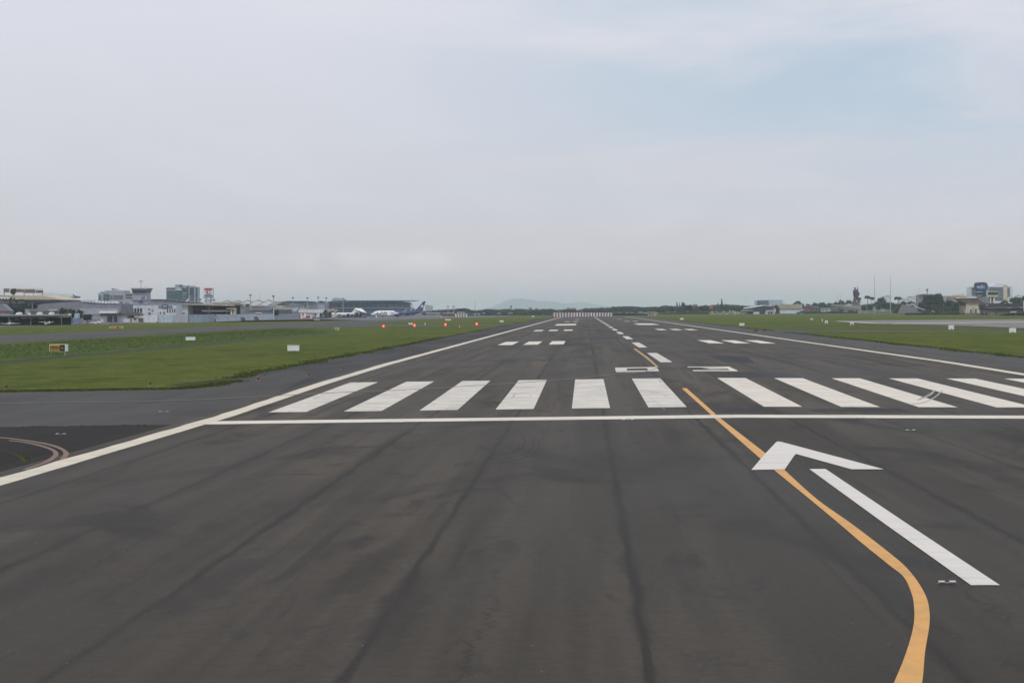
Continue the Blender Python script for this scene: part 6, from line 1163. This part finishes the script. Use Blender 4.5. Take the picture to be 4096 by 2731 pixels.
for px, tp, hw, Y, lab in ((3733, 1166, 44, 1480, 'huge dark round tree, biggest on the right side'), (3700, 1185, 16, 1500, 'dark tree leaning against the left of the huge round tree'), (3760, 1180, 16, 1470, 'dark tree against the right of the huge round tree'), (3798, 1194, 18, 1500, 'dark tree right of the huge round tree'), (3830, 1201, 20, 1480, 'dark tree before the orange wall'), (3858, 1208, 18, 1300, 'dark tree left of the cream tower house'), (3872, 1222, 10, 1100, 'dark shrubby tree touching the cream tower house'),
        (3688, 1205, 18, 1520, 'low dark tree at the left foot of the huge round tree'), (3715, 1215, 20, 1450, 'low bushy tree under the huge round tree, left'), (3750, 1215, 22, 1450, 'low bushy tree under the huge round tree, right'), (3785, 1220, 20, 1430, 'low bushy tree farther right of the huge round tree'), (3820, 1222, 20, 1400, 'low bushy tree before the dark hall'),
        (3525, 1181, 22, 1850, 'big round dark tree just right of the first tall pole'), (3510, 1200, 18, 1700, 'dark tree at the foot of the first tall pole'), (3545, 1203, 20, 1705, 'dark tree between the feet of the two tall poles'), (3570, 1205, 14, 1705, 'dark tree at the foot of the second tall pole'), (3480, 1212, 16, 1690, 'dark tree below the palms right of the statue'), (3455, 1218, 14, 1705, 'dark shrub right of the statue pedestal'), (3592, 1212, 14, 1660, 'dark tree below the full-headed palm'), (3580, 1230, 16, 1600, 'low dark shrub below the full-headed palm'),
        (3190, 1199, 22, 1900, 'dark spreading tree above the white warehouse'), (3130, 1211, 14, 1950, 'small dark tree above the left part of the white warehouse'), (3150, 1212, 11, 1950, 'small dark tree above the middle of the white warehouse'), (3062, 1216, 12, 2000, 'dark tree before the hazy glass block'), (3040, 1214, 10, 2000, 'small dark tree at the left of the hazy glass block'), (3105, 1215, 10, 2000, 'small dark tree at the right of the hazy glass block'),
        (3232, 1211, 14, 1980, 'dark tree right of the white warehouse, first of the row'), (3262, 1206, 16, 1980, 'dark tree right of the white warehouse, second of the row'), (3290, 1204, 16, 1980, 'dark tree above the white two-bay house'), (3318, 1207, 14, 1980, 'dark tree right above the two-bay house'), (3343, 1201, 12, 1990, 'dark tree where the flyover begins'), (3366, 1194, 16, 2000, 'tall dark tree left of the statue, left of two'), (3395, 1193, 15, 2000, 'tall dark tree left of the statue, right of two'), (3412, 1203, 10, 2000, 'small dark tree touching the statue pedestal'), (3276, 1216, 16, 1850, 'low dark tree behind the two-bay house, left'), (3305, 1217, 14, 1850, 'low dark tree behind the two-bay house, right'), (3355, 1212, 18, 1900, 'low dark tree behind the start of the flyover'), (3362, 1232, 16, 1790, 'dark shrub in the shade under the flyover'), (3405, 1238, 18, 1790, 'second dark shrub in the shade under the flyover'),
        (3615, 1200, 18, 1900, 'low dark tree behind the curved road, left'), (3645, 1199, 18, 1900, 'low dark tree behind the curved road, right'), (4076, 1172, 24, 1500, 'large dark tree rising at the right edge'), (4055, 1182, 16, 1490, 'dark tree left of the large one at the right edge'), (4100, 1176, 20, 1450, 'dark tree cut by the right border'), (4018, 1193, 18, 1200, 'dark tree right of the green-glass control tower'), (4065, 1195, 26, 1180, 'broad dark tree above the long dark roof'), (3935, 1207, 14, 1120, 'small round tree left of the green-glass control tower'), (3995, 1206, 12, 1120, 'small round tree right beside the green-glass control tower'), (3920, 1183, 14, 1650, 'dark tree at the foot of the dark navy tower'), (3940, 1185, 12, 1650, 'small dark tree right of the navy tower foot')):
    tree(rnd.choice(('round', 'round', 'wide')), px, tp, hw, Y, lab)
# low hedges and scrub where the airfield meets the town
def hedge(name, label, pts, Y, hpx, mat, seed):
    r = random.Random(seed); mb = MB()
    for (x0, y0), (x1, y1) in zip(pts, pts[1:]):
        n = int(abs(x1 - x0) / 2.2) + 1
        for i in range(n):
            t = (i + r.random()) / n; px = x0 + (x1 - x0) * t; tp = y0 + (y1 - y0) * t + r.uniform(-1.0, 1.4); a = Q(px, tp, Y); g_ = hgt(a.x, Y); h = a.z - g_; w = r.uniform(2.0, 3.4) * Y / FPX
            if h > .1: mb.ball((a.x, Y + r.uniform(-2, 4), g_ + h * .45), w * .8, w * .8, h * .5, 7, 4)
            for _ in range(16):
                v = Vector((r.gauss(0, 1), r.gauss(0, 1), r.gauss(0, 1))).normalized(); c = Vector((a.x + v.x * w, Y + v.y * w + r.uniform(-1, 3), g_ + h * .5 + v.z * h * .5)); u = v.orthogonal().normalized(); ww = v.cross(u); s = r.uniform(.2, .5) * w
                mb.face([c - u * s, c - ww * s, c + u * s, c + ww * s])
    o = mb.build(name, mat, origin=(Q(pts[0][0], 1250, Y).x, Y, 0)); return tag(o, label, 'hedge')
hedge('hedge', 'low dark hedge before the long dark-roofed building at the right edge', [(4000, 1258), (4030, 1252), (4060, 1250), (4110, 1249)], 970, 8, LEAF_D, 1)
hedge('hedge', 'low dark hedge along the grass before the curved road', [(3620, 1252), (3680, 1251), (3720, 1248.5), (3790, 1252.5), (3870, 1254)], 1180, 8, LEAF_D, 2)
hedge('hedge', 'pale green scrub between the huge tree and the cream house', [(3780, 1247), (3805, 1241), (3835, 1243), (3870, 1247)], 1250, 8, LEAF_M, 3)
hedge('hedge', 'long dark hedge under the trees right of the runway end', [(2636, 1250), (2700, 1247), (2760, 1246), (2835, 1247)], 1800, 8, LEAF_M, 4)
hedge('hedge', 'long dark hedge below the hill and left of the barrier', [(1896, 1254), (1960, 1252), (2050, 1253), (2120, 1252), (2208, 1252)], 1800, 8, LEAF_D, 5)
hedge('hedge', 'dark hedge before the glimpsed low buildings left of the flyover', [(3216, 1247), (3260, 1242), (3290, 1247), (3340, 1243), (3380, 1248), (3430, 1246)], 1700, 8, LEAF_D, 6)
hedge('hedge', 'dark hedge filling the gap right of the long striped barrier', [(2454, 1251), (2500, 1250), (2560, 1254), (2592, 1255)], 1500, 8, LEAF_D, 7)
hedge('hedge', 'tall dark hedge mass behind the palms right of the statue', [(3440, 1216), (3480, 1211), (3530, 1206), (3575, 1208), (3602, 1214)], 1985, 8, LEAF_D, 9)
hedge('hedge', 'tall dark shrub mass filling in under the huge round tree', [(3672, 1222), (3700, 1205), (3760, 1202), (3800, 1203), (3840, 1209), (3872, 1214)], 1530, 8, LEAF_D, 10)
hedge('hedge', 'tall dark hedge mass behind the curved road', [(3600, 1212), (3630, 1206), (3668, 1205)], 2000, 8, LEAF_D, 11)
hedge('hedge', 'tall dark hedge mass between the white warehouse and the flyover', [(3218, 1222), (3250, 1213), (3300, 1214), (3345, 1210), (3400, 1206)], 2010, 8, LEAF_D, 12)
hedge('hedge', 'thin dark hedge at the foot of the flyover ramp', [(3575, 1245), (3600, 1243), (3625, 1248)], 1600, 8, LEAF_D, 8)

# ------------------------------------------------------------------ haze
mh = bpy.data.materials.new('haze_mat'); mh.use_nodes = True; mh.node_tree.nodes.clear()
ho = mh.node_tree.nodes.new('ShaderNodeOutputMaterial'); hv = mh.node_tree.nodes.new('ShaderNodeVolumePrincipled')
hv.inputs['Color'].default_value = (.84, .95, 1.0, 1); hv.inputs['Density'].default_value = .000092; hv.inputs['Anisotropy'].default_value = .0
mh.node_tree.links.new(hv.outputs[0], ho.inputs['Volume'])
hz = MB().box(-11500, 11500, -300, 29500, -3.0, 210).build('haze', mh); hz['kind'] = 'stuff'; hz['label'] = 'pale even haze over the airfield fading the far trees and hills'
